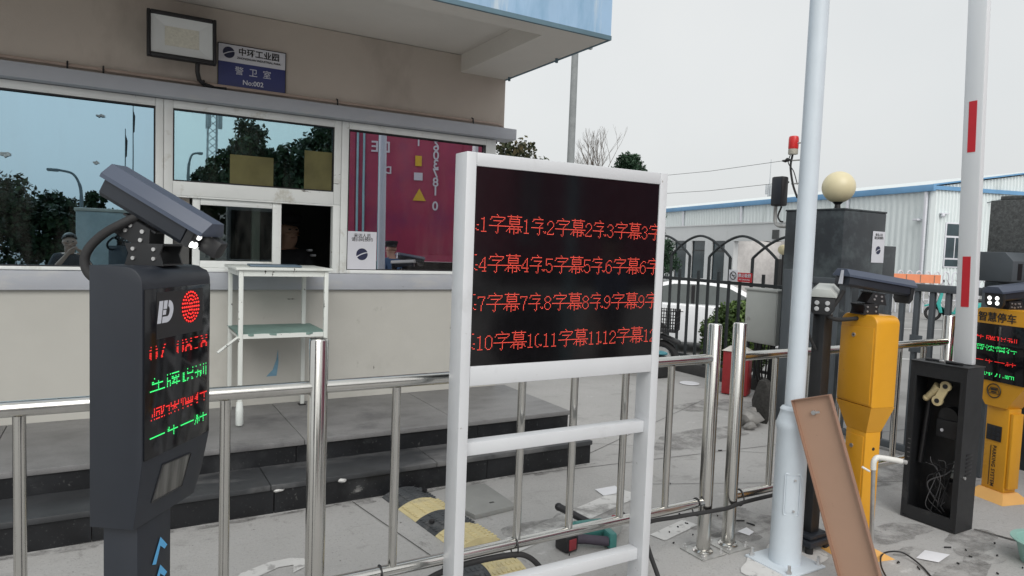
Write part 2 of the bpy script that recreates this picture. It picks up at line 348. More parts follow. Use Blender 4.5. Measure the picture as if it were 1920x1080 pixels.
    def build(s, name, mat, parent=None, world=False, smooth=True, loc=None):
        me = bpy.data.meshes.new(name)
        if world and parent is not None:
            bmesh.ops.translate(s.bm, vec=-parent.location, verts=s.bm.verts)
        if loc is not None: bmesh.ops.translate(s.bm, vec=-Vector(loc), verts=s.bm.verts)
        s.bm.normal_update(); s.bm.to_mesh(me); s.bm.free()
        if smooth and len(me.polygons):
            me.polygons.foreach_set("use_smooth", [True]*len(me.polygons)); me.set_sharp_from_angle(angle=R(38))
        return link(name, me, mat, parent, loc)
def link(name, me, mat, parent=None, loc=None):
    o = bpy.data.objects.new(name, me); S.collection.objects.link(o)
    for m in (mat if isinstance(mat, (list, tuple)) else [mat]): me.materials.append(MT[m] if isinstance(m, str) else m)
    if parent is not None: o.parent = parent
    if loc is not None: o.location = loc
    return o
def thing(name, label, cat, loc=(0, 0, 0), rotz=0, group=None):
    o = bpy.data.objects.new(name, None); S.collection.objects.link(o); o.empty_display_size = .1
    o.location = loc; o.rotation_euler = (0, 0, R(rotz)); o['label'] = label; o['category'] = cat
    if group: o['group'] = group
    return o
def tag(o, label, cat, group=None):
    o['label'] = label; o['category'] = cat
    if group: o['group'] = group
    return o
def struct(o): o['kind'] = 'structure'; return o
def inst(o, loc=None):
    c = o.copy(); S.collection.objects.link(c); c.parent = o.parent
    if loc is not None: c.location = loc
    return c
def copy_tree(o, parent=None):
    c = o.copy(); S.collection.objects.link(c)
    if parent is not None: c.parent = parent
    for ch in list(o.children): copy_tree(ch, c)
    return c
def text(name, s, mat, parent, origin, xd, yd, size, align='CENTER', depth=.0015, bold=0, xs=1.0, spacing=1.0, world=True):
    """lettering as a thin mesh; xd/yd are the reading and up directions"""
    cu = bpy.data.curves.new(name, 'FONT'); cu.body = s; cu.size = size; cu.align_x = align; cu.align_y = 'CENTER'
    cu.extrude = depth/2; cu.offset = bold; cu.space_character = spacing; cu.resolution_u = 3
    tmp = bpy.data.objects.new("t", cu); S.collection.objects.link(tmp)
    dg = bpy.context.evaluated_depsgraph_get(); me = bpy.data.meshes.new_from_object(tmp.evaluated_get(dg))
    bpy.data.objects.remove(tmp); bpy.data.curves.remove(cu)
    xd = Vector(xd).normalized(); yd = Vector(yd).normalized(); zd = xd.cross(yd).normalized()
    o0 = Vector(origin) - (parent.location if (parent is not None and world) else Vector((0, 0, 0)))
    mt = Matrix(((xd.x*xs, yd.x, zd.x, o0.x), (xd.y*xs, yd.y, zd.y, o0.y), (xd.z*xs, yd.z, zd.z, o0.z), (0, 0, 0, 1)))
    me.transform(mt); me.materials.clear()
    return link(name, me, mat, parent)
def raster(ch, nx=16, ny=16):
    """sample one glyph of the built-in font on a dot grid"""
    cu = bpy.data.curves.new("g", 'FONT'); cu.body = ch; cu.size = 1; cu.resolution_u = 3
    tmp = bpy.data.objects.new("t", cu); S.collection.objects.link(tmp)
    dg = bpy.context.evaluated_depsgraph_get(); me = bpy.data.meshes.new_from_object(tmp.evaluated_get(dg))
    bpy.data.objects.remove(tmp); bpy.data.curves.remove(cu)
    g = np.zeros((ny, nx), bool)
    if not len(me.vertices): return g
    co = np.array([v.co[:2] for v in me.vertices]); me.calc_loop_triangles()
    lo, hi = co.min(0), co.max(0)
    if ord(ch) > 255: lo, hi = np.array([.04, -.10]), np.array([.96, .86])
    xs = lo[0]+(np.arange(nx)+.5)/nx*(hi[0]-lo[0]); ys = hi[1]-(np.arange(ny)+.5)/ny*(hi[1]-lo[1])
    X, Y = np.meshgrid(xs, ys)
    for t in me.loop_triangles:
        a, b, c = co[list(t.vertices)]
        d = (b[1]-c[1])*(a[0]-c[0])+(c[0]-b[0])*(a[1]-c[1])
        if abs(d) < 1e-12: continue
        l1 = ((b[1]-c[1])*(X-c[0])+(c[0]-b[0])*(Y-c[1]))/d; l2 = ((c[1]-a[1])*(X-c[0])+(a[0]-c[0])*(Y-c[1]))/d
        g |= (l1 >= -1e-6) & (l2 >= -1e-6) & (l1+l2 <= 1+1e-6)
    bpy.data.meshes.remove(me); return g
def dots(name, pts, mat, parent, origin, xd, yd, pitch, fill=.72, off=.0015, world=True, pitch_y=None):
    xd = Vector(xd).normalized(); yd = Vector(yd).normalized(); zd = xd.cross(yd)
    o0 = Vector(origin)+zd*off - (parent.location if (parent is not None and world) else Vector((0, 0, 0)))
    py_ = pitch_y or pitch; hx = pitch*fill/2; hy = py_*fill/2; vs = []; fs = []
    for (cx, cy) in pts:
        c = o0+xd*(cx*pitch)-yd*(cy*py_); b = len(vs)
        vs += [c-xd*hx-yd*hy, c+xd*hx-yd*hy, c+xd*hx+yd*hy, c-xd*hx+yd*hy]; fs.append((b, b+1, b+2, b+3))
    me = bpy.data.meshes.new(name); me.from_pydata([v[:] for v in vs], [], fs); me.update()
    return link(name, me, mat, parent)
# ================================================================== setting
b = MB(); b.bm.verts.ensure_lookup_table()
def sheet(name, x0, x1, y0, y1, z, mat, nx=1, ny=1):
    bm = MB(); 
    for i in range(nx):
        for j in range(ny):
            a, c = x0+(x1-x0)*i/nx, x0+(x1-x0)*(i+1)/nx; d, e = y0+(y1-y0)*j/ny, y0+(y1-y0)*(j+1)/ny
            bm.quad((a, d, z), (c, d, z), (c, e, z), (a, e, z))
    bmesh.ops.remove_doubles(bm.bm, verts=bm.bm.verts, dist=1e-4)
    return struct(bm.build(name, mat))
sheet("ground", -40, 7.0, -60, 60, 0, 'concrete')
bm = MB(); bm.quad((7.0, -900, -.3), (900, -900, -.3), (900, 900, -.3), (7.0, 900, -.3)); bm.quad((7.0, -60, 0), (7.0, -60, -.3), (7.0, 60, -.3), (7.0, 60, 0))
bm.quad((-900, -900, -.31), (7, -900, -.31), (7, 900, -.31), (-900, 900, -.31))
struct(bm.build("yard_ground", 'asphalt'))
# joints sawn into the paving and painted marks, each a thin sheet
bm = MB()
def strip(bm, a, c, w, z=.004):
    a = V(*a); c = V(*c); d = (c-a).normalized(); q = V(-d.y, d.x)*w/2
    bm.quad((a.x-q.x, a.y-q.y, z), (c.x-q.x, c.y-q.y, z), (c.x+q.x, c.y+q.y, z), (a.x+q.x, a.y+q.y, z))
strip(bm, (1.26, 4.0), (1.55, 2.2), .006); strip(bm, (4.46, 2.04), (4.65, 1.3), .022); strip(bm, (2.35, 4.0), (7, 3.55), .006)
strip(bm, (1.2, 5.9), (5.2, 3.2), .004); strip(bm, (3.2, 4.2), (6.9, 5.9), .005); strip(bm, (3.1, 3.5), (5.5, 2.5), .005)
struct(bm.build("expansion_joints", 'joint'))
bm = MB()
strip(bm, (1.75, 3.02), (2.95, 3.40), .16, .0045); strip(bm, (2.62, 2.78), (2.95, 2.86), .10, .0045)
def ring_poly(bm, pts, z):
    bm.bm.faces.new([bm.bm.verts.new((q[0], q[1], z)) for q in pts])
ring_poly(bm, [(.40, 3.16), (.52, 3.34), (.66, 3.40), (.76, 3.40), (.82, 3.37), (.83, 3.29), (.74, 3.24), (.76, 3.32), (.69, 3.325), (.58, 3.27), (.47, 3.12)], .0045)
struct(bm.build("road_marking", 'roadpaint'))
bm = MB()
def blob(bm, c, rx, ry, seed, z=.0042, n=40):
    rnd = random.Random(seed); ph = [rnd.uniform(0, 6.28) for _ in range(6)]
    pts = []
    for i in range(n):
        a = 2*math.pi*i/n; q = 1+sum(.22/(k+1)*math.sin((k+2)*a+ph[k]) for k in range(6))
        pts.append((c[0]+rx*q*math.cos(a), c[1]+ry*q*math.sin(a)))
    ring_poly(bm, pts, z)
blob(bm, (3.97, 2.22), .22, .12, 3); blob(bm, (4.05, 1.80), .14, .06, 5); blob(bm, (4.6, 1.75), .18, .07, 9); blob(bm, (2.95, 2.60), .22, .08, 12); blob(bm, (3.75, 2.05), .10, .03, 31)
for k in range(16): blob(bm, (-.6+k*.235, 3.985+.01*math.sin(k*3)), .15, .020+.012*((k*7) % 3), 60+k, .0041)
for k, (cx_, cy_, rx_, ry_) in enumerate(((3.7, 1.75, .30, .10), (4.25, 1.95, .22, .12), (3.2, 2.75, .35, .15), (2.3, 3.2, .4, .12), (4.9, 2.9, .5, .2), (5.5, 5.0, .5, .25), (4.4, 4.2, .6, .2))): blob(bm, (cx_, cy_), rx_, ry_, 200+k, .0040+.0003*k)
struct(bm.build("damp_patches", 'damp'))
bm = MB(); 
for a, c in (((13, 14), (24, 8)), ((14, 17.5), (27, 10)), ((10, 9.2), (18, 4.6))): strip(bm, a, c, .10, -.296)
struct(bm.build("yard_marking", 'roadpaint'))

# ================================================================== guardhouse
YW = 5.41
gh = thing("guardhouse", "beige guardhouse with long white framed windows under a pale blue canopy", "guardhouse", (0, 7.2, 0))
MB().bx(-4.5, 3.015, YW, YW+.2, .30, 1.197).build("lower_wall", 'wallgrey', gh, True)
bm = MB(); bm.bx(-4.5, 3.015, YW, YW+.2, 2.55, 3.21); bm.build("upper_wall", 'wallbeige', gh, True)
bm = MB(); bm.bx(2.82, 3.015, YW+.2, 9.2, .30, 3.21); bm.bx(-4.5, 2.82, 9.0, 9.2, .30, 3.21); bm.bx(-4.7, -4.5, YW, 9.2, .30, 3.21)
bm.build("outer_wall", 'wallbeige', gh, True)
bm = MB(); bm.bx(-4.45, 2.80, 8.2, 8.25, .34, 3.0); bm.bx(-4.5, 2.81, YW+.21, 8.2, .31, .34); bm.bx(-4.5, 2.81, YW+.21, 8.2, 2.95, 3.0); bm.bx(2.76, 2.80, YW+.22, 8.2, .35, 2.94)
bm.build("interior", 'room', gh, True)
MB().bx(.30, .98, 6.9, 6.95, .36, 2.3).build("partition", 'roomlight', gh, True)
MB().bx(-4.5, 3.02, YW-.035, YW+.15, 1.199, 1.325, .004).build("sill_band", 'greyband', gh, True)
bm = MB(); bm.bx(-4.5, 3.10, YW-.085, YW+.12, 2.535, 2.632, .005); bm.build("lintel", 'greyband', gh, True)
# canopy slab with downstand beams and a recessed soffit
cn = MB(); cn.bx(-4.7, 2.573, 4.12, 9.4, 3.215, 3.32); cn.build("canopy_soffit", 'soffit', gh, True)
bm = MB(); bm.bx(-4.7, 3.006, 3.94, 4.12, 3.066, 3.30); bm.bx(2.573, 3.006, 4.121, 9.4, 3.067, 3.30); bm.build("canopy_beam", 'soffit', gh, True)
bm = MB(); bm.bx(-4.8, 3.02, 3.922, 3.938, 3.095, 4.1); bm.bx(3.006, 3.022, 3.939, 9.4, 3.095, 4.1); bm.bx(-4.8, 3.0, 3.95, 9.4, 3.33, 3.9); bm.build("canopy_fascia", 'fascia', gh, True)
bm = MB(); bm.bx(-4.8, 3.024, 3.918, 3.939, 3.064, 3.094); bm.bx(3.004, 3.025, 3.940, 9.4, 3.064, 3.094); bm.build("drip_edge", 'dripedge', gh, True)
for x, y_ in ((2.985, 4.55), (2.99, 5.30)): MB().tube([(x, y_, 3.0665), (x, y_, 3.035)], .012, 8).build('drip_stub', 'dripedge', gh, True)
# conduit on the lintel
cd = MB().tube([(-4.5, 5.375, 2.663), (2.93, 5.375, 2.663), (2.985, 5.38, 2.650), (3.0, 5.40, 2.64)], .012, 8).build("conduit", 'pipeclay', gh, True)
for x in (-.26, -.06, .55, 1.50, 2.68): MB().tube([(x, 5.352, 2.634), (x, 5.358, 2.680), (x, 5.385, 2.688)], .006, 6).build("clip", 'black', cd).location = (-gh.location)
# window frames: bar(x0,x1,z0,z1) on the outer face
def frame_bar(x0, x1, z0, z1, y0=YW+.008, y1=YW+.075): return MB().bx(x0, x1, y0, y1, z0, z1, .006)
def pane(w, x0, x1, z0, z1, mat, tilt=0, y=YW+.035, name="pane"):
    g = MB().bx(x0, x1, y-.003, y+.003, z0, z1); me = g.build(name, mat, w, True, smooth=False)
    if tilt:
        c = V((x0+x1)/2, y, (z0+z1)/2)-w.location
        me.data.transform(Matrix.Translation(c) @ Matrix.Rotation(R(-tilt), 4, 'X') @ Matrix.Translation(-c))
    k = MB()
    for q in ((x0, x1, z0, z0+.010), (x0, x1, z1-.010, z1), (x0, x0+.010, z0+.011, z1-.011), (x1-.010, x1, z0+.011, z1-.011)):
        k.bx(q[0], q[1], YW+.004, YW+.016, q[2], q[3])
    k.build("gasket", 'gasket', w, True)
    return me
def window(x0, x1, z0, z1, fl, fr, fb, ft, tilt):
    w = MB()
    w.bx(x0-fl, x0, YW+.006, YW+.08, z0-fb, z1+ft, .005); w.bx(x1, x1+fr, YW+.006, YW+.08, z0-fb, z1+ft, .005)
    w.bx(x0, x1, YW+.0062, YW+.079, z0-fb, z0, .005); w.bx(x0, x1, YW+.0062, YW+.079, z1, z1+ft, .005)
    return w
def mkwindow(x0, x1, z0, z1, fl, fr, fb, ft, tilt, mat='glassL'):
    o = window(x0, x1, z0, z1, fl, fr, fb, ft, tilt).build("window", 'upvc', gh); me = o.data
    me.transform(Matrix.Translation(-gh.location))
    pane_in(o, x0, x1, z0, z1, mat, tilt); return o
def pane_in(w, x0, x1, z0, z1, mat, tilt):
    y = YW+.036; g = MB().bx(x0, x1, y-.003, y+.003, z0, z1); o = g.build("pane", mat, w, smooth=False)
    c = V((x0+x1)/2, y, (z0+z1)/2)
    o.data.transform(Matrix.Translation(-gh.location) @ Matrix.Translation(c) @ Matrix.Rotation(R(-tilt), 4, 'X') @ Matrix.Translation(-c))
    k = MB()
    for q in ((x0, x1, z0, z0+.009), (x0, x1, z1-.009, z1), (x0, x0+.009, z0+.0091, z1-.0091), (x1-.009, x1, z0+.0091, z1-.0091)):
        k.bx(q[0], q[1], YW+.012, YW+.024, q[2], q[3])
    k.build("gasket", 'gasket', w).data.transform(Matrix.Translation(-gh.location))
FB = 1.327
mkwindow(-2.30, -1.05, 1.352, 2.476, .05, .05, .024, .055, .67)
mkwindow(-.95, .250, 1.352, 2.476, .049, .050, .024, .055, .67)
mkwindow(.360, 1.500, 1.970, 2.476, .058, .056, .10, .055, .1, 'glassM')
mkwindow(1.616, 2.846, 1.356, 2.476, .057, .10, .029, .055, .80, 'glassR')
# torn film left on the left pane
for (x, z, w, h, sd_) in ((-.075, 2.37, .036, .014, 1), (-.10, 2.055, .026, .016, 3), (-.60, 2.06, .040, .022, 5)):
    rnd = random.Random(sd_); bm = MB(); bm.bm.faces.new([bm.bm.verts.new((x+w*math.cos(a)*rnd.uniform(.4, 1), YW+.018, z+h*math.sin(a)*rnd.uniform(.3, 1))) for a in [k*math.pi/6 for k in range(12)]])
    bm.build("sticker_residue", 'residue', gh, True)
# service hatch with a sliding sash, right half open
sv = MB(); sv.bx(.302, .362, YW+.007, YW+.081, FB, 1.869, .004); sv.bx(1.500, 1.556, YW+.007, YW+.081, FB, 1.869, .004); sv.bx(.363, 1.499, YW+.007, YW+.08, FB, 1.356, .004)
sv.bx(.363, 1.499, YW+.0075, YW+.08, 1.858, 1.8695)
sv = sv.build("service_window", 'upvc', gh); sv.data.transform(Matrix.Translation(-gh.location))
sa = MB(); sa.bx(.49, .540, YW+.030, YW+.062, 1.357, 1.857, .004); sa.bx(1.045, 1.110, YW+.030, YW+.062, 1.357, 1.857, .004); sa.bx(.541, 1.044, YW+.031, YW+.061, 1.357, 1.408, .004); sa.bx(.541, 1.044, YW+.031, YW+.061, 1.812, 1.857, .004)
sa = sa.build("sash", 'upvc', sv); sa.data.transform(Matrix.Translation(-gh.location))
g = MB().bx(.541, 1.044, YW+.043, YW+.048, 1.409, 1.811).build("sash_pane", 'glassG', sv, smooth=False); g.data.transform(Matrix.Translation(-gh.location))
g = MB(); g.bx(.905, .965, YW+.085, YW+.125, 1.357, 1.856, .004); g = g.build("inner_stile", 'upvc', sv); g.data.transform(Matrix.Translation(-gh.location))
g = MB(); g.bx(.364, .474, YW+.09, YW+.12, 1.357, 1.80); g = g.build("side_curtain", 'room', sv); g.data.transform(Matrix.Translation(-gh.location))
g = MB().bx(.364, .474, YW+.085, YW+.10, 1.801, 1.857).build("curtain_box", 'wallbeige', sv); g.data.transform(Matrix.Translation(-gh.location))
# papers stuck inside the upper middle pane
tag(MB().bx(.738, 1.045, YW+.0275, YW+.0295, 1.981, 2.194).build("paper_sheet", 'yellowfilm'), "yellowed paper sheet taped to the upper middle window, left of the two", "paper", "papers on the upper window")
tag(MB().bx(1.275, 1.488, YW+.0275, YW+.0295, 1.981, 2.277).build("paper_sheet", 'yellowfilm'), "taller yellowed paper sheet on the upper middle window, at its right edge", "paper", "papers on the upper window")
# paint scrape on the wall
bm = MB(); bm.bm.faces.new([bm.bm.verts.new((x, YW-.002, z)) for x, z in ((1.008, .53), (1.085, .532), (1.098, .64), (1.092, .74), (1.082, .66), (1.055, .58))])
bm.build("paint_scrape", 'stain', gh, True)
for (x, z, w, h, s) in ((.02, 1.165, .10, .012, 1), (.10, 1.158, .05, .008, 2), (1.19, 1.125, .045, .007, 3), (.27, .42, .02, .05, 4), (.25, .37, .012, .04, 6), (2.55, .86, .012, .02, 7), (-.02, .62, .006, .06, 9), (1.86, .55, .01, .02, 12)):
    rnd = random.Random(s); bm = MB(); bm.bm.faces.new([bm.bm.verts.new((x+w*math.cos(a)*rnd.uniform(.3, 1), YW-.0015, z+h*math.sin(a)*rnd.uniform(.3, 1))) for a in [k*math.pi/7 for k in range(14)]])
    bm.build("scuff_mark", 'scuff', gh, True)
# granite steps
st = thing("granite_steps", "two wide black and grey granite steps along the guardhouse wall", "steps", (0, 4.8, 0))
bm = MB(); 
for a, c in ((-4.5, -2.4), (-2.396, -.6), (-.596, 1.05), (1.054, 2.16), (2.164, 3.11)): bm.bx(a, c, 4.345, 5.408, .285, .318, .003)
bm.build("upper_tread", 'granite', st, True)
bm = MB()
for a, c in ((-4.5, -1.2), (-1.196, .78), (.784, 1.82), (1.824, 3.082)): bm.bx(a, c, 4.005, 4.372, .140, .172, .004)
bm.build("lower_tread", 'granitelow', st, True)
bm = MB()
for a, c in ((-4.5, -.9), (-.896, 1.0), (1.004, 2.3), (2.304, 3.10)): bm.bx(a, c, 4.360, 4.9, .172, .284)
bm.build("upper_riser", 'granitedark', st, True)
bm = MB()
for a, c in ((-4.5, -.1), (-.096, .80), (.806, 2.2), (2.204, 3.075)): bm.bx(a, c, 4.020, 4.7, -.02, .139)
bm.build("lower_riser", 'granitedark', st, True)
bm = MB(); bm.rock((.83, 4.02, .135), (.035, .025, .018), 4); bm.build("mortar_patch", 'roadpaint', st, True)
bm = MB(); bm.rock((1.2, 4.01, .14), (.03, .02, .02), 8); bm.build("mortar_patch", 'roadpaint', st, True)

# ------------------------------------------------------------------ floodlight and room sign
fl = thing("floodlight", "black framed rectangular floodlight mounted above the middle window", "floodlight", (.40, 5.40, 2.92))
ax = R(-12)
rot = Matrix.Rotation(R(-6), 4, 'X') @ Matrix.Rotation(R(0), 4, 'Z')
def FM(o): o.data.transform(Matrix.Translation((0, -.16, 0)) @ rot); return o
bm = MB(); w2, h2 = .213, .155
bm.bx(-w2, -w2+.022, -.035, .02, -h2, h2, .006); bm.bx(w2-.022, w2, -.035, .02, -h2, h2, .006); bm.bx(-w2+.0222, w2-.0222, -.034, .02, -h2, -h2+.026, .006); bm.bx(-w2+.0222, w2-.0222, -.034, .02, h2-.026, h2, .006)
bm.bx(-w2+.01, w2-.01, .021, .05, -h2+.01, h2-.01, .01)
for k in range(9): bm.bx(-w2+.03+k*.045, -w2+.034+k*.045, .051, .075, -h2+.03, h2-.03)
FM(bm.build("housing", 'black', fl))
bm = MB(); a, c, d = .188, .128, .105   # bevelled reflector tray
o1 = [(-a, -.020, -c), (a, -.020, -c), (a, -.020, c), (-a, -.020, c)]; i1 = [(-d, -.004, -.065), (d, -.004, -.065), (d, -.004, .065), (-d, -.004, .065)]
for k in range(4): bm.quad(o1[k], o1[(k+1) % 4], i1[(k+1) % 4], i1[k])
FM(bm.build("reflector", 'floodglass', fl, smooth=False))
FM(MB().bx(-d, d, -.006, -.003, -.065, .065).build("led_array", 'floodled', fl))
bm = MB(); bm.tube([(-.16, .03, 0), (-.16, .14, .02)], .012); bm.tube([(.16, .03, 0), (.16, .14, .02)], .012); bm.bx(-.19, .19, .125, .155, .0, .04)
FM(bm.build("bracket", 'black', fl))
bm = MB(); bm.tube([(.10, -.13, -.13), (.10, -.12, -.20), (.115, -.08, -.245), (.15, -.035, -.262), (.22, -.02, -.270), (.30, -.02, -.262)], .015, 8); bm.build("cable", 'black', fl)
sg = thing("room_sign", "white and navy guard room sign with a round emblem, right of the floodlight", "sign", (.88, YW, 2.82))
MB().bx(.648, 1.112, YW-.012, YW-.001, 2.665, 2.849).build("lower_panel", 'signblue', sg, True)
MB().bx(.648, 1.112, YW-.012, YW-.001, 2.8491, 2.972).build("upper_panel", 'signwhite', sg, True)
bm = MB()
for q in ((.643, .648, 2.66, 2.977), (1.112, 1.117, 2.66, 2.977), (.6481, 1.1119, 2.972, 2.977), (.6481, 1.1119, 2.66, 2.665)): bm.bx(q[0], q[1], YW-.015, YW-.001, q[2], q[3])
bm.build("border", 'black', sg, True)
yy = YW-.0135
X_, Z_ = (1, 0, 0), (0, 0, 1)
def emblem(parent, c, rad, mat, xd=X_, n=V(0, -1, 0), world=True):
    """navy disc with a pale swoosh cut out"""
    xd = Vector(xd); bm = MB(); off = Vector(c)-(parent.location if world else V(0, 0, 0))
    def arc(f0, f1, n=20): return [f0(i/n) for i in range(n+1)]
    # upper left crescent
    outer = [(math.cos(a), math.sin(a)) for a in [R(20+i*(200-20)/24) for i in range(25)]]
    inner = [(-.94+1.88*t, -.34+.42*math.sin(math.pi*t*.62)+.30*t) for t in [1-i/16 for i in range(1, 16)]][::-1]
    low = [(math.cos(a), math.sin(a)) for a in [R(215+i*(370-215)/24) for i in range(25)]]
    lin = [(.92-1.70*t, .10+.18*math.sin(math.pi*(1-t)*.7)-.55*t) for t in [i/16 for i in range(1, 16)]]
    for poly in (outer+inner, low+lin):
        bm.bm.faces.new([bm.bm.verts.new(off+xd*(q[0]*rad)+V(0, 0, 1)*(q[1]*rad)+n*.001) for q in poly])
    return bm.build("emblem", mat, parent, smooth=False)
emblem(sg, (.716, yy, 2.915), .040, 'ink')
text("lettering", "中环工业园", 'inkblack', sg, (.925, yy, 2.928), X_, Z_, .058, bold=.0012, spacing=1.0)
text("lettering", "ZHONGHUAN INDUSTRIAL PARK", 'inkblack', sg, (.925, yy, 2.885), X_, Z_, .0205, bold=.0005, xs=.98)
text("lettering", "警  卫  室", 'textwhite', sg, (.885, yy, 2.790), X_, Z_, .062)
text("lettering", "No:002", 'textwhite', sg, (.885, yy, 2.715), X_, Z_, .048, bold=.0008)
# poster with emblem on the right window pane (scan code left out)
def poster(x0, x1, z0, z1, yy, label):
    po = thing("poster", label, "poster", ((x0+x1)/2, yy, (z0+z1)/2), 0, "visitor posters")
    MB().bx(x0, x1, yy-.003, yy, z0, z1).build("sheet", 'signwhite', po, True)
    w = x1-x0; h = z1-z0; cx = (x0+x1)/2
    text("lettering", "来访人员", 'inkblack', po, (cx, yy-.004, z1-h*.115), X_, Z_, w*.150, bold=.0001)
    text("lettering", "请扫码预约", 'inkblack', po, (cx, yy-.004, z1-h*.215), X_, Z_, w*.150, bold=.0001)
    emblem(po, (cx, yy-.003, z0+h*.40), w*.20, 'ink')
    return po
poster(1.622, 1.862, 1.362, 1.668, YW+.012, "white visitor notice stuck on the right window of the guardhouse")
# ================================================================== stainless railings
RY = 2.541
def railing(label, x0, x1, posts, bals, ends, group="stainless steel railings", cap_l=True):
    t = thing("railing", label, "railing", (x0, RY, 0), 0, group)
    MB().tube([(x0+.02, RY, 1.046), (x1-.02, RY, 1.046)], .0250, 20).build("top_rail", 'steel', t, True)
    MB().tube([(x0+.02, RY, .276), (x1-.02, RY, .276)], .0245, 20).build("bottom_rail", 'steel', t, True)
    b0 = None
    for x in bals:
        if b0 is None: b0 = MB().tube([(0, 0, .296), (0, 0, 1.024)], .0180, 14).build("baluster", 'steel', t, loc=None); b0.location = (x-x0, 0, 0)
        else: inst(b0, (x-x0, 0, 0))
    for x in posts:
        po = MB().lathe([(.0365, .008), (.0365, 1.222), (.033, 1.228), (.0001, 1.229)], (0, 0, 0), 28).build("post", 'steel', t); po.location = (x-x0, 0, 0)
        f = MB(); f.lathe([(.055, .0095), (.055, .013), (.045, .022), (.038, .024)], (0, 0, 0), 24); f.build("floor_flange", 'steel', po)
        pl = MB(); pl.bx(-.085, .085, -.085, .085, .0005, .008, .002); pl = pl.build("base_plate", 'galv', po)
        bo = MB()
        for sx in (-1, 1):
            bq = None
        for (sx, sy) in ((-1, -1), (1, -1), (1, 1), (-1, 1)):
            MB().lathe([(.010, .008), (.010, .018), (.005, .018), (.005, .034), (.0001, .034)], (sx*.066, sy*.066, 0), 6).build("bolt", 'silver', po)
    return t
railing("long stainless railing from the left edge to the first of the paired posts", -1.42, 2.725, (-1.42, .660, 2.725),
        [-1.1, -.80, -.525, -.251, .045, .338, .971, 1.262, 1.554, 1.837, 2.139, 2.434], True)
railing("short stainless railing running right from the second paired post, behind the pole and yellow kiosk", 2.915, 4.99, (2.915, 4.99), [3.217, 3.52, 3.82, 4.12, 4.42, 4.70], True)
# black hose tied under the rails
hs_ = thing("cable_hose", "thick black cable hose tied under the railing's bottom rail", "hose", (1.5, RY, .25))
def bez(pts, n=8):
    """Catmull-Rom through the points"""
    P = [Vector(q) for q in pts]; P = [P[0]*2-P[1]]+P+[P[-1]*2-P[-2]]; out = []
    for i in range(1, len(P)-2):
        for k in range(n):
            t = k/n; a, b_, c, d = P[i-1:i+3]
            out.append(.5*((2*b_)+(-a+c)*t+(2*a-5*b_+4*c-d)*t*t+(-a+3*b_-3*c+d)*t**3))
    return out+[P[-2]]
MB().tube(bez([(.62, 2.62, .02), (.85, 2.50, .08), (1.08, 2.515, .20), (1.25, 2.525, .236), (1.50, 2.52, .238), (1.60, 2.51, .215), (1.68, 2.50, .13), (1.72, 2.48, .03), (1.80, 2.40, .016)]), .0125, 10).build("hose", 'rubber', hs_, True)
MB().tube(bez([(2.10, 2.20, .02), (2.20, 2.30, .05), (2.23, 2.42, .16), (2.28, 2.515, .238), (2.50, 2.525, .236), (2.68, 2.490, .245), (2.82, 2.480, .245), (2.95, 2.50, .245), (3.15, 2.52, .238), (3.6, 2.52, .238)]), .011, 10).build("cable", 'rubber', hs_, True)
for x in (.92, 1.545, 2.66, 2.985):
    MB().tube([(x, RY+.033*math.cos(a), .258+.047*math.sin(a)) for a in [k*math.pi/8 for k in range(17)]], .0035, 6).build("cable_tie", 'black', hs_, True)

# ================================================================== white display board
bd = thing("display_board", "white framed display board on two legs showing four rows of red characters", "display board", (1.63, 2.35, 0))
BY0, BY1 = 2.300, 2.400
bx0, bx1, bz = 1.130, 2.123, 1.943
bm = MB(); bm.bx(bx0, bx0+.042, BY0, BY1, .006, bz, .0035); bm.build("leg", 'white', bd, True)
bm = MB(); bm.bx(bx1-.042, bx1, BY0, BY1, .006, bz, .0035); bm.build("leg", 'white', bd, True)
bm = MB(); bm.bx(bx0+.0425, bx1-.0425, BY0+.0005, BY1, 1.892, bz-.0005, .0035); bm.build("screen_frame", 'white', bd, True)
bm = MB(); bm.bx(bx0+.0425, bx1-.0425, BY0+.0005, BY1, 1.058, 1.134, .0035); bm.build("screen_frame", 'white', bd, True)
MB().bx(bx0+.0425, bx1-.0425, BY0+.03, BY1+.02, 1.1345, 1.8915).build("screen_back", 'black', bd, True)
scr = MB().bx(bx0+.0425, bx1-.0425, BY0+.006, BY0+.028, 1.1345, 1.8915).build("screen", 'boardscreen', bd, True)
bm = MB(); bm.bx(bx0+.0425, bx1-.0425, 2.330, 2.385, .776, .828, .003); bm.build("crossbar", 'white', bd, True)
bm = MB(); bm.bx(bx0+.0425, bx1-.0425, 2.330, 2.385, .182, .234, .003); bm.build("crossbar", 'white', bd, True)
for x in (bx0+.021, bx1-.021):
    pl = MB().bx(x-.10, x+.10, 2.26, 2.46, .0005, .0065, .002).build("base_plate", 'white', bd, True)
    for sx in (-.075, .075):
        for sy in (2.29, 2.435): MB().lathe([(.011, .0065), (.011, .018), (.006, .018), (.006, .036), (.0001, .036)], (x+sx, sy, 0), 6).build("bolt", 'silver', pl).location = (-bd.location)
ZI = [".......#........", "........#.......", "..#############.", "..#...........#.", ".#...........#..", "....#########...", "..........#.....", ".........#......",
      "........#.......", "################", "........#.......", "........#.......", "........#.......", "........#.......", "......#.#.......", ".......#........"]
MU = ["....#.....#.....", ".##############.", "....#.....#.....", "...##########...", "...#........#...", "...##########...", "...#........#...", "...##########...",
      ".....#..........", "################", "...#...#...#....", "..############..", ".#.#...#...#.#..", "#..#...#...#..#.", "...#...#.###....", ".......#........"]
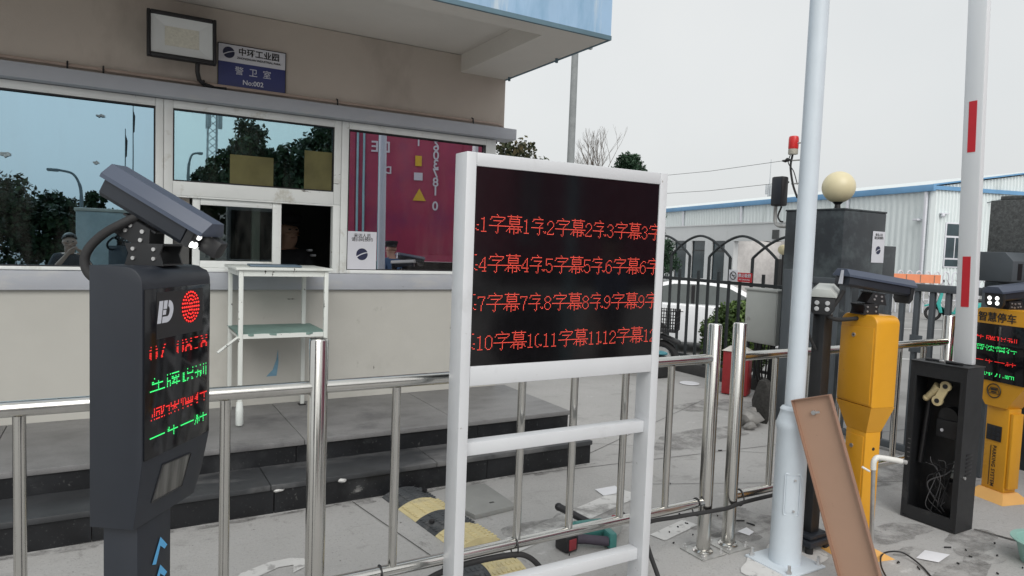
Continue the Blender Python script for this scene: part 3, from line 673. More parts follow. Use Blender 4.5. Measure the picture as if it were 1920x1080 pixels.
DG = {'0': ["..###...", ".#...#..", "#.....#.", "#.....#.", "#.....#.", "#.....#.", "#.....#.", "#.....#.", "#.....#.", "#.....#.", ".#...#..", "..###..."],
      '1': ["...#....", ".###....", "...#....", "...#....", "...#....", "...#....", "...#....", "...#....", "...#....", "...#....", "...#....", ".#####.."],
      '2': ["..###...", ".#...#..", "#.....#.", "#.....#.", "......#.", ".....#..", "....#...", "...#....", "..#.....", ".#......", "#.....#.", "#######."],
      '3': ["..###...", ".#...#..", "#.....#.", "......#.", ".....#..", "...##...", ".....#..", "......#.", "......#.", "#.....#.", ".#...#..", "..###..."],
      '4': [".....#..", "....##..", "...#.#..", "...#.#..", "..#..#..", ".#...#..", ".#...#..", "#....#..", "#######.", ".....#..", ".....#..", "...####."],
      '5': ["#######.", "#.......", "#.......", "#.......", "#.###...", "##...#..", "......#.", "......#.", "......#.", "#.....#.", ".#...#..", "..###..."],
      '6': ["...###..", "..#...#.", ".#......", "#.......", "#.###...", "##...#..", "#.....#.", "#.....#.", "#.....#.", "#.....#.", ".#...#..", "..###..."],
      '7': ["#######.", "#.....#.", ".....#..", ".....#..", "....#...", "....#...", "....#...", "...#....", "...#....", "...#....", "...#....", "...#...."],
      '8': ["..###...", ".#...#..", "#.....#.", "#.....#.", ".#...#..", "..###...", ".#...#..", "#.....#.", "#.....#.", "#.....#.", ".#...#..", "..###..."],
      '9': ["..###...", ".#...#..", "#.....#.", "#.....#.", "#.....#.", ".#...##.", "..###.#.", "......#.", "......#.", ".....#..", "#...#...", ".###...."]}
for k in DG: DG[k] = ["........"]*3+DG[k]+["........"]
FRAG = {(1, 4), (2, 4)} 
pitch = (bx1-bx0-.085)/192
for row, nums in enumerate((("1", "2", "3"), ("4", "5", "6"), ("7", "8", "9"), ("10", "11", "12"))):
    pts = []
    for gi, num in enumerate(nums):
        gx = gi*64
        frag = ["#...", "#...", ".#..", "..#."] if False else None
        for (fx, fy) in ((1, 9), (2, 9), (0, 12), (1, 13), (2, 13)) if gi == 0 else ((0, 12), (1, 13), (2, 13), (2, 12)): pts.append((gx+fx, fy))
        if gi == 0: pts += [(0, 1), (1, 1)] if row else []
        cx = gx+4
        seq = [DG[d] for d in num]+[ZI, MU]+[DG[d] for d in num]+[ZI]
        for gl in seq:
            for yy_, ln in enumerate(gl):
                for xx, ch in enumerate(ln):
                    if ch == '#' and cx+xx < gx+64: pts.append((cx+xx, yy_))
            cx += len(gl[0])
    z0 = 1.716-row*.1512
    dots("led_text", pts, 'ledboard', scr, (bx0+.0425+pitch*1.5-scr.location.x, BY0+.006, z0), X_, Z_, pitch, .53, .001, world=False).location = (-bd.location)

# ================================================================== number plate camera (shared builder)
def lpr_camera(par, mtx, L=.33, lit=True, hoodmat='kiosklt', bodymat='kiosk', plate=False, snout=True, bo=0):
    """+x is where the camera looks, built about the middle of its underside; parts are children of the thing 'par'"""
    def fin(o): o.data.transform(mtx); return o
    h = L/2; B = MB()
    body = [(-.046, .006), (.046, .006), (.055, .016), (.055, .052), (-.055, .052), (-.055, .016)]
    B.prism(body, 'x', -h+.012, h-.035, bev=.003); cb = fin(B.build("camera_body", bodymat, par))
    hood = [(-.064, .053), (-.064, .064), (-.036, .093), (.036, .093), (.064, .064), (.064, .053), (.058, .053), (.058, .0535), (-.058, .0535), (-.058, .053)]
    B = MB(); B.prism(hood, 'x', -h, h+(.012 if snout else -.004), bev=.002); fin(B.build("sun_hood", hoodmat, par))
    B = MB(); B.prism([(-.052, .008), (.052, .008), (.052, .051), (-.052, .051)] if snout else [(-.040, -.034), (.040, -.034), (.058, -.010), (.058, .051), (-.058, .051), (-.058, -.010)], 'x', h-.034, h-.012, bev=.003); fp = fin(B.build("face_plate", 'blackmetal', cb))
    for (yy_, zz) in ((-.024, -.006), (-.024, .024), (.024, -.006), (.024, .024)) if not snout else ((-.040, .018), (-.017, .016), (-.017, .040), (.040, .052)):
        B = MB(); B.lathe([(q_, z_) for q_, z_ in (((.0115, 0), (.0115, .003), (.009, .006), (.0001, .0065)) if not snout else ((.0085, 0), (.0085, .003), (.006, .006), (.0001, .0065)))], (0, 0, 0), 14, mtx=Matrix.Translation((h-.012, yy_, zz)) @ Matrix.Rotation(R(90), 4, 'Y'))
        fin(B.build("light", 'lampwhite' if lit else 'lampoff', fp))
    if snout:
        B = MB(); B.prism([(.010, .004), (.050, .004), (.056, .020), (.052, .050), (.012, .050), (.004, .030)], 'x', h-.011, h+.040, bev=.004); fin(B.build("lens_shroud", 'black', fp))
    B = MB(); B.bx(-.045, .045, -.022, .022, -.052, -.001); bk = None
    # folded two piece bracket
    B = MB(); B.prism([(-.060, -.062), (-.035, -.005), (.035, -.005), (.060, -.062)], 'y', -.040, -.035); B.prism([(-.060, -.062), (-.035, -.005), (.035, -.005), (.060, -.062)], 'y', .035, .040); B.bx(-.05, .05, -.0349, .0349, -.009, -.004)
    bmtx = Matrix.Translation((bo, 0, 0))
    bk = B.build("tilt_bracket", 'blackmetal', par); bk.data.transform(mtx @ bmtx)
    for (xx, zz) in ((-.016, -.022), (-.022, -.040), (.020, -.020), (.026, -.042)):
        for sy in (-1, 1):
            MB().tube([(xx, sy*.040, zz), (xx, sy*.044, zz)], .0055, 10).build("screw", 'silver', bk).data.transform(mtx @ bmtx)
    return cb
def pan_bracket(par, c, yaw=0):
    m = Matrix.Translation(c) @ Matrix.Rotation(yaw, 4, 'Z')
    B = MB(); B.prism([(-.052, 0), (.052, 0), (.042, .030), (.052, .056), (-.052, .056), (-.042, .030)], 'y', -.045, -.040); B.prism([(-.052, 0), (.052, 0), (.042, .030), (.052, .056), (-.052, .056), (-.042, .030)], 'y', .040, .045)
    B.bx(-.052, .052, -.0399, .0399, .0005, .005); B.bx(-.052, .052, -.0399, .0399, .051, .0555)
    o = B.build("base_bracket", 'blackmetal', par); o.data.transform(m)
    for (xx, zz) in ((-.028, .018), (-.028, .042), (.028, .018), (.028, .042)):
        q = MB().tube([(xx, -.049, zz), (xx, -.045, zz)], .005, 10).build("screw", 'silver', o); q.data.transform(m)

# ================================================================== left kiosk
kx, ky = .059, 1.856
K1 = thing("plate_camera_kiosk", "dark grey kiosk with round red light, lit characters and tilted camera on top", "kiosk", (kx, ky, 0), -36, None)
def rounded(pts, r_, k=6, only=None):
    out = []; n = len(pts)
    for i in range(n):
        if only is not None and i not in only: out.append(pts[i]); continue
        a, b_, c = Vector(pts[i-1]), Vector(pts[i]), Vector(pts[(i+1) % n])
        d1 = (a-b_).normalized(); d2 = (c-b_).normalized(); ang = d1.angle(d2); t = r_/math.tan(ang/2)
        p1 = b_+d1*t; p2 = b_+d2*t; ce = b_+(d1+d2).normalized()*(r_/math.sin(ang/2))
        a1 = math.atan2(p1.y-ce.y, p1.x-ce.x); a2 = math.atan2(p2.y-ce.y, p2.x-ce.x); da = (a2-a1+math.pi) % (2*math.pi)-math.pi
        for j in range(k+1): out.append((ce.x+r_*math.cos(a1+da*j/k), ce.y+r_*math.sin(a1+da*j/k)))
    return out
prof = rounded([(-.138, .868), (-.022, .868), (0, 1.034), (0, 1.516), (-.138, 1.516)], .045, 7, {3})
B = MB()
# extrude the side profile along the front width, with the far lower corner cut off
vsA = [B.bm.verts.new((q[0], 0, q[1])) for q in prof]
def far(q):
    z = q[1]; w = .300
    return w
vsB = [B.bm.verts.new((q[0], .300, max(q[1], .925) if q[1] < .93 else (q[1] if q[1] < 1.50 else 1.500))) for q in prof]
vsC = [B.bm.verts.new((q[0], .262 if q[1] < 1.2 else .285, q[1] if q[1] < 1.512 else q[1]-.002)) for q in prof]
n = len(prof); B.bm.faces.new(vsA); B.bm.faces.new(vsB[::-1])
for i in range(n):
    j = (i+1) % n
    B.bm.faces.new((vsA[j], vsA[i], vsC[i], vsC[j])); B.bm.faces.new((vsC[j], vsC[i], vsB[i], vsB[j]))
bmesh.ops.recalc_face_normals(B.bm, faces=B.bm.faces)
es = [e for e in B.bm.edges if all(abs(v.co.y) < 1e-6 for v in e.verts)]
bmesh.ops.bevel(B.bm, geom=es, offset=.004, segments=2, profile=.5, affect='EDGES')
cab = B.build("cabinet", 'kiosk', K1)
pn = MB(); pn.bx(.0008, .0035, .0055, .296, 1.040, 1.462, .001); scrn = pn.build("screen", 'screen', K1)
pn = MB(); pn.bx(.0036, .0044, .050, .255, 1.335, 1.452); pn.build("upper_panel", 'black', scrn)
KX, KY_ = (0, 1, 0), (0, 0, 1)      # reading direction along the face (normal = +x)
# round red light of many leds
lt = []
for ring_, cnt in ((0, 1), (1, 6), (2, 12), (3, 18), (4, 24)):
    for k in range(cnt): lt.append((ring_*math.cos(2*math.pi*k/max(1, cnt)), ring_*math.sin(2*math.pi*k/max(1, cnt))))
B = MB()
for (a, c) in lt: B.lathe([(.0029, 0), (.0025, .0012), (.0001, .0020)], (0, 0, 0), 8, mtx=Matrix.Translation((.0046, .197+a*.0095, 1.405+c*.0100)) @ Matrix.Rotation(R(90), 4, 'Y'))
B.build("stop_light", 'ledred', scrn)
B = MB(); B.tube([(.0040, .197, 1.405), (.0044, .197, 1.405)], .044, 32); B.build("stop_light_disc", M("dark red diffuser", (.12, .004, .006), .3), scrn)
# slanted D emblem: three pale pieces
B = MB()
def poly3(ps): B.bm.faces.new([B.bm.verts.new((.0052, q[0], q[1])) for q in ps])
yo, zo, sc = .050, 1.374, .056
def dp(ps): poly3([(yo+(q[0]+.17*q[1]*.9)*sc*1.12, zo+q[1]*sc) for q in ps])
dp([(0, 0), (.26, 0), (.26, 1), (0, 1)])
dp([(.31, .62), (.55, .62), (.55, 1), (.31, 1)]); dp([(.31, .36), (.52, .36), (.52, .58), (.31, .58)])
oa = [(.62+.38*math.cos(a), .5+.5*math.sin(a)) for a in [R(90-i*180/18) for i in range(19)]]; ia = [(.62+.13*math.cos(a), .5+.22*math.sin(a)) for a in [R(-90+i*180/14) for i in range(15)]]
dp(oa+[(.31, 0), (.31, .28)]+ia)
B.build("emblem", 'textwhite', scrn, smooth=False)
def led_row(par, s, rows, origin, xd, pitch_, mat, world=False, gap=16, step=1, ph=None):
    pts = []
    for i, ch in enumerate(s):
        if ch == ' ': continue
        nx = 8 if ord(ch) < 128 else 15
        g = raster(ch, nx, 15)
        for yy_ in range(15):
            if yy_ not in rows: continue
            for xx in range(nx):
                if g[yy_, xx]: pts.append((i*gap+xx, yy_))
    return dots("led_text", pts, mat, par, origin, xd, (0, 0, 1), pitch_, .70, .002, world=world, pitch_y=ph or pitch_)
pt_ = .00408
led_row(scrn, "07 08:8", {3, 5, 7, 8, 9, 10, 11}, (.0036, .022, 1.330), KX, pt_, 'ledred', gap=9.2, ph=.0037)
led_row(scrn, "车牌识别", {4, 6, 7, 8, 9, 10, 11}, (.0036, .024, 1.256), KX, pt_, 'ledgreen', ph=.0043)
led_row(scrn, "减速慢行", {5, 6, 7, 8, 9, 11}, (.0036, .024, 1.184), KX, pt_, 'ledred', ph=.0043)
led_row(scrn, "一车一杆", {5, 6, 7, 8, 9, 10}, (.0036, .024, 1.122), KX, pt_, 'ledgreen', ph=.0043)
# sloping chin with a small smoked window
sl_ = (.022/(1.034-.868))
B = MB(); B.bm.faces.new([B.bm.verts.new((.0015-(1.034-z)*sl_, y_, z)) for y_, z in ((.088, 1.007), (.060, .917), (.190, .914), (.214, .999))])
B.build("card_window", 'grille', K1, smooth=False)
B = MB()
fr = [(.088, 1.007), (.060, .917), (.190, .914), (.214, .999)]
B.tube([(.002-(1.034-z)*sl_, y_, z) for y_, z in fr+fr[:1]], .0022, 6, cap=False); B.build("window_rim", 'black', K1)
B = MB(); B.bx(-.118, -.026, .022, .162, .012, .872, .004); col = B.build("column", 'kiosk', K1)
MB().bx(-.17, .03, -.03, .21, .0005, .0115, .003).build("base_plate", 'kiosk', K1)
for k in range(5):
    B = MB(); zc = .775-k*.075
    B.bm.faces.new([B.bm.verts.new((-.0235, y_, z)) for y_, z in ((.078, zc-.030), (.112, zc+.030), (.142, zc-.004), (.130, zc-.010), (.112, zc+.006), (.094, zc-.036))])
    B.build("chevron", 'chevron', col, smooth=False)
pan_bracket(K1, (-.068, .15, 1.515))
cm = Matrix.Translation((-.078, .15, 1.622)) @ Matrix.Rotation(R(28), 4, 'Y') @ Matrix.Diagonal((1, .80, .98, 1))
lpr_camera(K1, cm, L=.298, lit=True, bo=-.012)
B = MB(); B.tube(bez([(-.085, .13, 1.648), (-.125, .11, 1.622), (-.165, .09, 1.592), (-.196, .075, 1.552), (-.202, .07, 1.515), (-.182, .07, 1.482), (-.138, .07, 1.470)]), .0115, 10); B.build("camera_cable", 'rubber', K1)

# ================================================================== tall pale pole
P = thing("tall_pole", "tall pale blue white pole with a thick collared base and bolted hatch", "pole", (3.03, 2.262, 0))
MB().lathe([(.081, .004), (.079, .02), (.0775, .700), (.0835, .716), (.0845, .738), (.080, .752), (.070, .785), (.0665, .800), (.0685, .812), (.060, .824), (.047, .830)], (0, 0, 0), 36).build("base_tube", 'polewhite', P)
MB().lathe([(.048, .826), (.046, 2.6), (.043, 6.2), (.0001, 6.21)], (0, 0, 0), 32).build("shaft", 'polewhite', P)
MB().bx(-.14, .14, -.14, .14, .0005, .012, .003).build("flange", 'polewhite', P)
for (sx, sy) in ((-1, -1), (1, -1), (1, 1), (-1, 1)): MB().lathe([(.014, .012), (.014, .026), (.008, .026), (.008, .055), (.0001, .055)], (sx*.115, sy*.115, 0), 6).build("bolt", 'silver', P)
va = math.atan2(-2.262, -3.03)+.22     # hatch faces the front
hp = []
B = MB()
ps = rounded([(-.48, .280), (.48, .280), (.48, .492), (-.48, .492)], .03, 3)
vs = [(.0805*math.cos(va+q[0]), .0805*math.sin(va+q[0]), q[1]) for q in ps]
B.tube(vs+vs[:1], .0034, 6, cap=False)
nU = 8
for i in range(nU):
    a0 = va-.40+.80*i/nU; a1 = va-.40+.80*(i+1)/nU
    B.quad((.0800*math.cos(a0), .0800*math.sin(a0), .292), (.0800*math.cos(a1), .0800*math.sin(a1), .292), (.0800*math.cos(a1), .0800*math.sin(a1), .484), (.0800*math.cos(a0), .0800*math.sin(a0), .484))
ht = B.build("hatch", 'polewhite', P)
for z in (.465, .305): MB().tube([(.078*math.cos(va+.1), .078*math.sin(va+.1), z), (.089*math.cos(va+.1), .089*math.sin(va+.1), z)], .006, 8).build("screw", 'silver', ht)
bm = MB(); blob(bm, (3.05, 2.28), .25, .16, 21, .0046); struct(bm.build("cement_patch", 'roadpaint'))

# ================================================================== slim dark camera post
D = thing("camera_post", "slim black post with a grey hooded unlit camera, behind the pale pole", "camera post", (3.312, 2.33, 0), 0)
MB().bx(-.036, .036, -.036, .036, .095, 1.30, .006).build("column", 'blackmetal', D)
B = MB(); B.bx(-.10, .10, -.085, .085, .035, .07, .012); B.bx(-.08, .08, -.068, .068, .0702, .096, .010); B.build("plinth", 'kiosk', D)
for sx in (-.075, .075):
    for sy in (-.06, .06): MB().lathe([(.022, .0), (.022, .0345)], (sx, sy, 0), 10).build("foot", 'rubber', D)
D2 = Matrix.Translation((0, 0, 1.345)) @ Matrix.Rotation(R(180+32), 4, 'Z') @ Matrix.Rotation(R(4), 4, 'Y') @ Matrix.Scale(1.05, 4)
lpr_camera(D, D2, L=.30, lit=False, hoodmat='cabinet', snout=False)
B = MB(); B.tube(bez([(.06, .05, 1.36), (-.055, .05, 1.30), (-.08, .03, 1.2), (-.045, 0, 1.1)]), .008, 8); B.build("cable", 'rubber', D)
B = MB(); B.tube(bez([(.03, -.02, .30), (.055, -.03, .20), (.10, -.04, .10), (.16, -.06, .012)]), .007, 8); B.build("cable", 'rubber', D)

# ================================================================== yellow kiosk seen from behind
Y1 = thing("ticket_kiosk", "yellow kiosk seen from behind with a dark camera, beside the leaning brown panel", "kiosk", (3.361, 2.056, 0), -12.5, "yellow kiosks")
B = MB(); B.prism(rounded([(0, .833), (.240, .833), (.240, 1.308), (0, 1.308)], .045, 7, {2, 3}), 'x', 0, .155, bev=.010); B.build("cabinet", 'yellow', Y1)
B = MB()
top = [(0, 0), (.155, 0), (.155, .240), (0, .240)]; bot = [(.030, .050), (.128, .050), (.128, .186), (.030, .186)]
A = [B.bm.verts.new((q[0], q[1], .832)) for q in top]; C_ = [B.bm.verts.new((q[0], q[1], .690)) for q in bot]
for i in range(4): B.bm.faces.new((A[i], A[(i+1) % 4], C_[(i+1) % 4], C_[i]))
B.bm.faces.new(A[::-1]); B.bm.faces.new(C_); bmesh.ops.recalc_face_normals(B.bm, faces=B.bm.faces); B.build("funnel", 'yellow', Y1, smooth=False)
dr = MB(); dr.prism([(.012, .846), (.232, .846), (.232, 1.236), (.012, 1.246)], 'x', -.005, -.0005, bev=.0015); dr = dr.build("rear_door", 'yellow', Y1)
for (z, yy_, r0, pp) in ((1.196, .139, .011, dr),):
    MB().tube([(-.005, yy_, z), (-.010, yy_, z)], r0, 16).build("lock", 'silver', pp); MB().tube([(-.0101, yy_, z), (-.0106, yy_, z)], r0*.45, 12).build("keyhole", 'black', pp)
MB().bx(.030, .128, .050, .186, .06, .6895, .004).build("column", 'yellow', Y1)
dd = MB(); dd.bx(.0255, .0298, .062, .178, .075, .665, .0015); dd = dd.build("column_door", 'yellow', Y1)
MB().tube([(.0255, .135, .60), (.0205, .135, .60)], .011, 16).build("lock", 'silver', dd)
MB().tube([(.085, .0499, .60), (.085, .0488, .60)], .009, 14).build("cable_hole", 'inkblack', Y1)
B = MB(); A = [B.bm.verts.new((q[0], q[1], .0595)) for q in ((.02, .045), (.135, .045), (.135, .19), (.02, .19))]; C_ = [B.bm.verts.new((q[0], q[1], .0005)) for q in ((-.05, .015), (.25, .015), (.25, .225), (-.05, .225))]
for i in range(4): B.bm.faces.new((A[i], A[(i+1) % 4], C_[(i+1) % 4], C_[i]))
B.bm.faces.new(A[::-1]); B.bm.faces.new(C_); bmesh.ops.recalc_face_normals(B.bm, faces=B.bm.faces); B.build("base_flare", 'yellowbase', Y1, smooth=False)
MB().bx(.1552, .160, .01, .23, .86, 1.22).build("screen", 'screen', Y1)
pan_bracket(Y1, (.035, .12, 1.307))
m1 = Matrix.Translation((.085, .12, 1.425)) @ Matrix.Rotation(R(-4), 4, 'Z') @ Matrix.Rotation(R(7), 4, 'Y')
lpr_camera(Y1, m1, L=.43, lit=False, snout=False)
MB().prism([(-.022, .012), (.008, .012), (.002, .085), (-.016, .085)], 'x', -.2165, -.2145).build("rating_plate", 'signwhite', Y1).data.transform(m1)
B = MB(); B.tube(bez([(-.10, .13, 1.43), (-.115, .14, 1.39), (-.155, .15, 1.325), (-.165, .15, 1.29), (-.12, .14, 1.275), (-.03, .13, 1.280), (.0, .13, 1.283)]), .011, 10); B.build("camera_cable", 'rubber', Y1)

# ================================================================== yellow kiosk facing the lane
Y2 = thing("ticket_kiosk", "yellow kiosk with lit screen and four bright lamps behind the black cabinet", "kiosk", (5.148, 2.243, 0), -14+0, "yellow kiosks")
# local: -x is the face, y is across (u)
def y2prism(poly, x0, x1, bev=0): return MB().prism(poly, 'x', x0, x1, bev=bev)
y2prism(rounded([(-.150, .815), (.250, .815), (.250, 1.292), (-.150, 1.292)], .05, 6, {2, 3}), 0, .15, .006).build("cabinet", 'yellow', Y2)
y2prism([(-.025, .63), (.125, .63), (.250, .8148), (-.150, .8148)], .004, .146).build("funnel", 'yellow', Y2, smooth=False)
s2 = MB().bx(-.005, -.0005, -.135, .235, .80, 1.186, .001).build("screen", 'screen', Y2)
U_ = (0, -1, 0)
text("lettering", "智慧停车", 'inkblack', Y2, (-.003, .085, 1.228), U_, Z_, .068, bold=.001, world=False)
for (s_, rows, z, m_) in (("车牌识别", {5, 6, 7, 8, 9, 10}, 1.125, 'ledred'), ("减速慢行", {3, 4, 5, 6, 8, 9, 10}, 1.050, 'ledgreen'), ("一车一杆", {5, 7, 8, 9, 10}, .965, 'ledred'), ("欢迎光临", {8, 9, 10, 11, 12}, .890, 'ledgreen')):
    led_row(s2, s_, rows, (-.005, .225, z), U_, .00475, m_, ph=.0046)
# round car pictogram
B = MB(); c0 = (.068, .735)
B.tube([(-.001, c0[0]+.047*math.cos(a), c0[1]+.047*math.sin(a)) for a in [k*math.pi/20 for k in range(41)]], .0035, 6, cap=False)
B.build("emblem_ring", 'inkblack', Y2)
B = MB(); ca = [(-.024, .022), (.024, .022), (.030, .004), (.036, .0), (.036, -.018), (-.036, -.018), (-.036, .0), (-.030, .004)]
B.tube([(-.001, c0[0]+q[0], c0[1]+q[1]) for q in ca+ca[:1]], .0022, 5, cap=False); B.bx(-.003, 0, c0[0]-.020, c0[0]+.020, c0[1]+.003, c0[1]+.018); B.bx(-.003, 0, c0[0]-.018, c0[0]+.018, c0[1]-.012, c0[1]-.004)
B.build("car_emblem", 'inkblack', Y2)
MB().bx(.02, .13, -.035, .122, .06, .6295, .004).build("column", 'yellow', Y2)
MB().bx(.03, .12, -.060, -.036, .09, .60, .004).build("side_door", 'yellow', Y2)
kp = MB().bx(.013, .0198, .004, .108, .395, .500, .002).build("speaker_panel", 'black', Y2)
for k in range(9):
    MB().tube([(.0129, .024+(k % 3)*.032, .415+(k//3)*.030), (.0110, .024+(k % 3)*.032, .415+(k//3)*.030)], .011, 12).build("speaker_hole", 'kiosk', kp)
tx = text("lettering", "PARKING SYSTEM", 'inkblack', Y2, (.0185, .047, .222), (0, 0, -1), (0, -1, 0), .036, bold=.0004, world=False, spacing=1.1, xs=.92)
B = MB(); B.bx(.0175, .0195, .070, .074, .085, .36); B.build("rule", 'inkblack', Y2)
B = MB(); A = [B.bm.verts.new((q[0], q[1], .0595)) for q in ((.01, -.045), (.14, -.045), (.14, .13), (.01, .13))]; C_ = [B.bm.verts.new((q[0], q[1], .0005)) for q in ((-.06, -.10), (.2, -.10), (.2, .16), (-.06, .16))]
for i in range(4): B.bm.faces.new((A[i], A[(i+1) % 4], C_[(i+1) % 4], C_[i]))
B.bm.faces.new(A[::-1]); B.bm.faces.new(C_); bmesh.ops.recalc_face_normals(B.bm, faces=B.bm.faces); B.build("base_flare", 'yellowbase', Y2, smooth=False)
pan_bracket(Y2, (.07, .07, 1.291))
lpr_camera(Y2, Matrix.Translation((.09, .07, 1.355)) @ Matrix.Rotation(R(180), 4, 'Z') @ Matrix.Rotation(R(6), 4, 'Y') @ Matrix.Scale(1.12, 4), L=.30, lit=True, snout=False)
# dark camera housing on a post behind it
D3 = thing("camera_housing_post", "large dark camera housing on a post, seen behind the kiosk with bright lamps", "camera post", (5.95, 2.62, 0), -14)
MB().prism(rounded([(-.14, 1.46), (.16, 1.46), (.16, 1.685), (-.07, 1.685), (-.14, 1.62)], .012, 3), 'x', -.15, .25, bev=.006).build("housing", 'gategrey', D3)
B = MB()
for k in range(4): B.bx(-.10+k*.07, -.06+k*.07, -.144, -.1405, 1.48, 1.60)
B.build("vent", 'black', D3)
MB().bx(-.03, .05, -.03, .05, .002, 1.4595, .004).build("column", 'gategrey', D3)

# ================================================================== barrier machine
Bm = thing("barrier_machine", "open black barrier cabinet with wiring inside and a raised white boom with red patches", "barrier", (4.27, 2.05, 0))
x0, x1, y0, y1, zt = 4.262, 4.452, 2.048, 2.372, .982
B = MB(); t_ = .012
B.bx(x0, x1, y0, y0+t_, .004, zt); B.bx(x0, x1, y1-t_, y1, .004, zt); B.bx(x0+.0005, x1, y0+t_, y1-t_, zt-t_, zt-.0004); B.bx(x0+.0005, x1, y0+t_, y1-t_, .0045, .0045+t_); B.bx(x1-t_, x1-.0005, y0+t_, y1-t_, .0045+t_, zt-t_)
B.build("cabinet", 'blackmetal', Bm, True)
B = MB(); f = x0+.0015
B.bx(f, f+.012, y0+.0121, y0+.034, .02, zt-.0125); B.bx(f, f+.012, y1-.036, y1-.0121, .02, zt-.0125); B.bx(f, f+.0118, y0+.0341, y1-.0361, zt-.085, zt-.0126); B.bx(f, f+.0118, y0+.0341, y1-.0361, .0168, .085)
B.build("door_frame", 'blackmetal', Bm, True)
B = MB(); B.tube([(4.36, 2.185, .853), (4.355, 2.235, .762)], .004, 4)
lk = MB(); lk.tube([(4.300, 2.182, .852), (4.314, 2.182, .852)], .031, 24); lk.tube([(4.300, 2.224, .757), (4.314, 2.224, .757)], .031, 24); lk.prism([(2.159, .845), (2.203, .862), (2.246, .764), (2.202, .747)], 'x', 4.3005, 4.3135); lk.build("crank", 'brass', Bm, True)
lk = MB(); lk.tube([(4.296, 2.182, .852), (4.36, 2.182, .852)], .014, 16); lk.build("pivot", 'blackmetal', Bm, True); MB().tube([(4.296, 2.224, .757), (4.352, 2.224, .757)], .014, 16).build("pivot", 'blackmetal', Bm, True)
lk = MB(); lk.tube([(4.33, 2.230, .842), (4.33, 2.258, .805), (4.335, 2.300, .762)], [.034, .024, .019], 12); lk.ball((4.335, 2.305, .757), .021); lk.build("rod_end", 'brass', Bm, True)
lk = MB(); lk.tube([(4.37, 2.305, .74), (4.37, 2.335, .34)], .0145, 14); lk.build("spring_rod", 'black', Bm, True)
lk = MB(); lk.bx(4.36, 4.43, 2.13, 2.25, .53, .64, .006); lk.tube([(4.37, 2.19, .66), (4.44, 2.19, .66)], .055, 20); lk.build("motor", 'blackmetal', Bm, True)
lk = MB(); lk.tube([(4.359, 2.212, .575), (4.355, 2.212, .575)], .010, 12); lk.build("knob", 'signwhite', Bm, True)
lk = MB(); lk.bx(4.36, 4.385, 2.085, 2.14, .335, .40, .003); lk.bx(4.35, 4.37, 2.10, 2.145, .30, .330, .003); lk.build("terminal_block", 'cabinet', Bm, True)
lk = MB(); lk.bx(4.34, 4.43, 2.10, 2.17, .10, .28, .01); lk.build("control_box", 'black', Bm, True)
rnd = random.Random(5)
for k in range(13):
    q = [(4.32+rnd.uniform(0, .05), rnd.uniform(2.10, 2.32), rnd.uniform(.30, .42)), (4.30+rnd.uniform(0, .04), rnd.uniform(2.10, 2.30), rnd.uniform(.22, .38)), (4.30+rnd.uniform(0, .04), rnd.uniform(2.10, 2.25), rnd.uniform(.12, .3)), (4.31+rnd.uniform(0, .06), rnd.uniform(2.12, 2.25), rnd.uniform(.05, .2))]
    MB().tube(bez(q, 7), rnd.choice((.0018, .0024, .004)), 6).build("wiring", 'wire' if k % 4 == 0 else 'black', Bm, True)
for k in range(6): MB().bx(x0+.0003, x0+.0014, y1-.030, y1-.014, .352+k*.028, .358+k*.028).build("vent_slot", 'wire', Bm, True)
B = MB()
for k in range(6): B.bx(x0+.06, x0+.125, y0-.003, y0-.0003, .34+k*.024, .352+k*.024, .001)
B.build("louvres", 'black', Bm, True)
MB().tube([(x0+.045, y0-.002, .335), (x0+.045, y0-.012, .335)], .009, 12).build("lock", 'silver', Bm, True)
MB().bx(x0-.004, x1+.004, y0-.004, y1+.004, zt, zt+.006, .001).build("lid", 'blackmetal', Bm, True)
# boom
lean = .0355
ar = MB(); ar.box((0, 0, 1.7), (.045, .108, 3.4), bev=.008); arm = ar.build("boom", 'armwhite', Bm); am = Matrix.Translation((4.405-4.27, 2.138-2.05, .990)) @ Matrix.Rotation(R(-1.9), 4, 'X') @ Matrix.Rotation(0, 4, 'Z')
arm.data.transform(am)
for zc in (1.235, .318):
    q = MB().bx(-.0245, -.0226, -.022, .022, zc+.025, zc+.325).build("red_patch", 'red', arm); q.data.transform(am)
# two tools left on the lid
pg = thing("pliers", "black handled pliers lying on the barrier cabinet, left of the boom", "pliers", (4.33, 2.29, zt+.0065))
B = MB(); B.tube([(-.01, .03, .008), (0, 0, .008), (.004, -.05, .008)], .007, 8); B.tube([(.012, .03, .008), (.004, 0, .009), (-.006, -.05, .008)], .007, 8); B.build("handles", 'black', pg)
MB().box((0, -.062, .008), (.018, .03, .012), bev=.003).build("jaws", 'silver', pg)
tag(MB().tube([(0, -.05, .009), (0, .045, .009)], [.007, .011], 10).build("tool_grip", 'black', None, loc=None), "dark tool grip lying on the barrier cabinet, right by the boom's foot", "tool").location = (4.315, 2.15, zt+.0065)

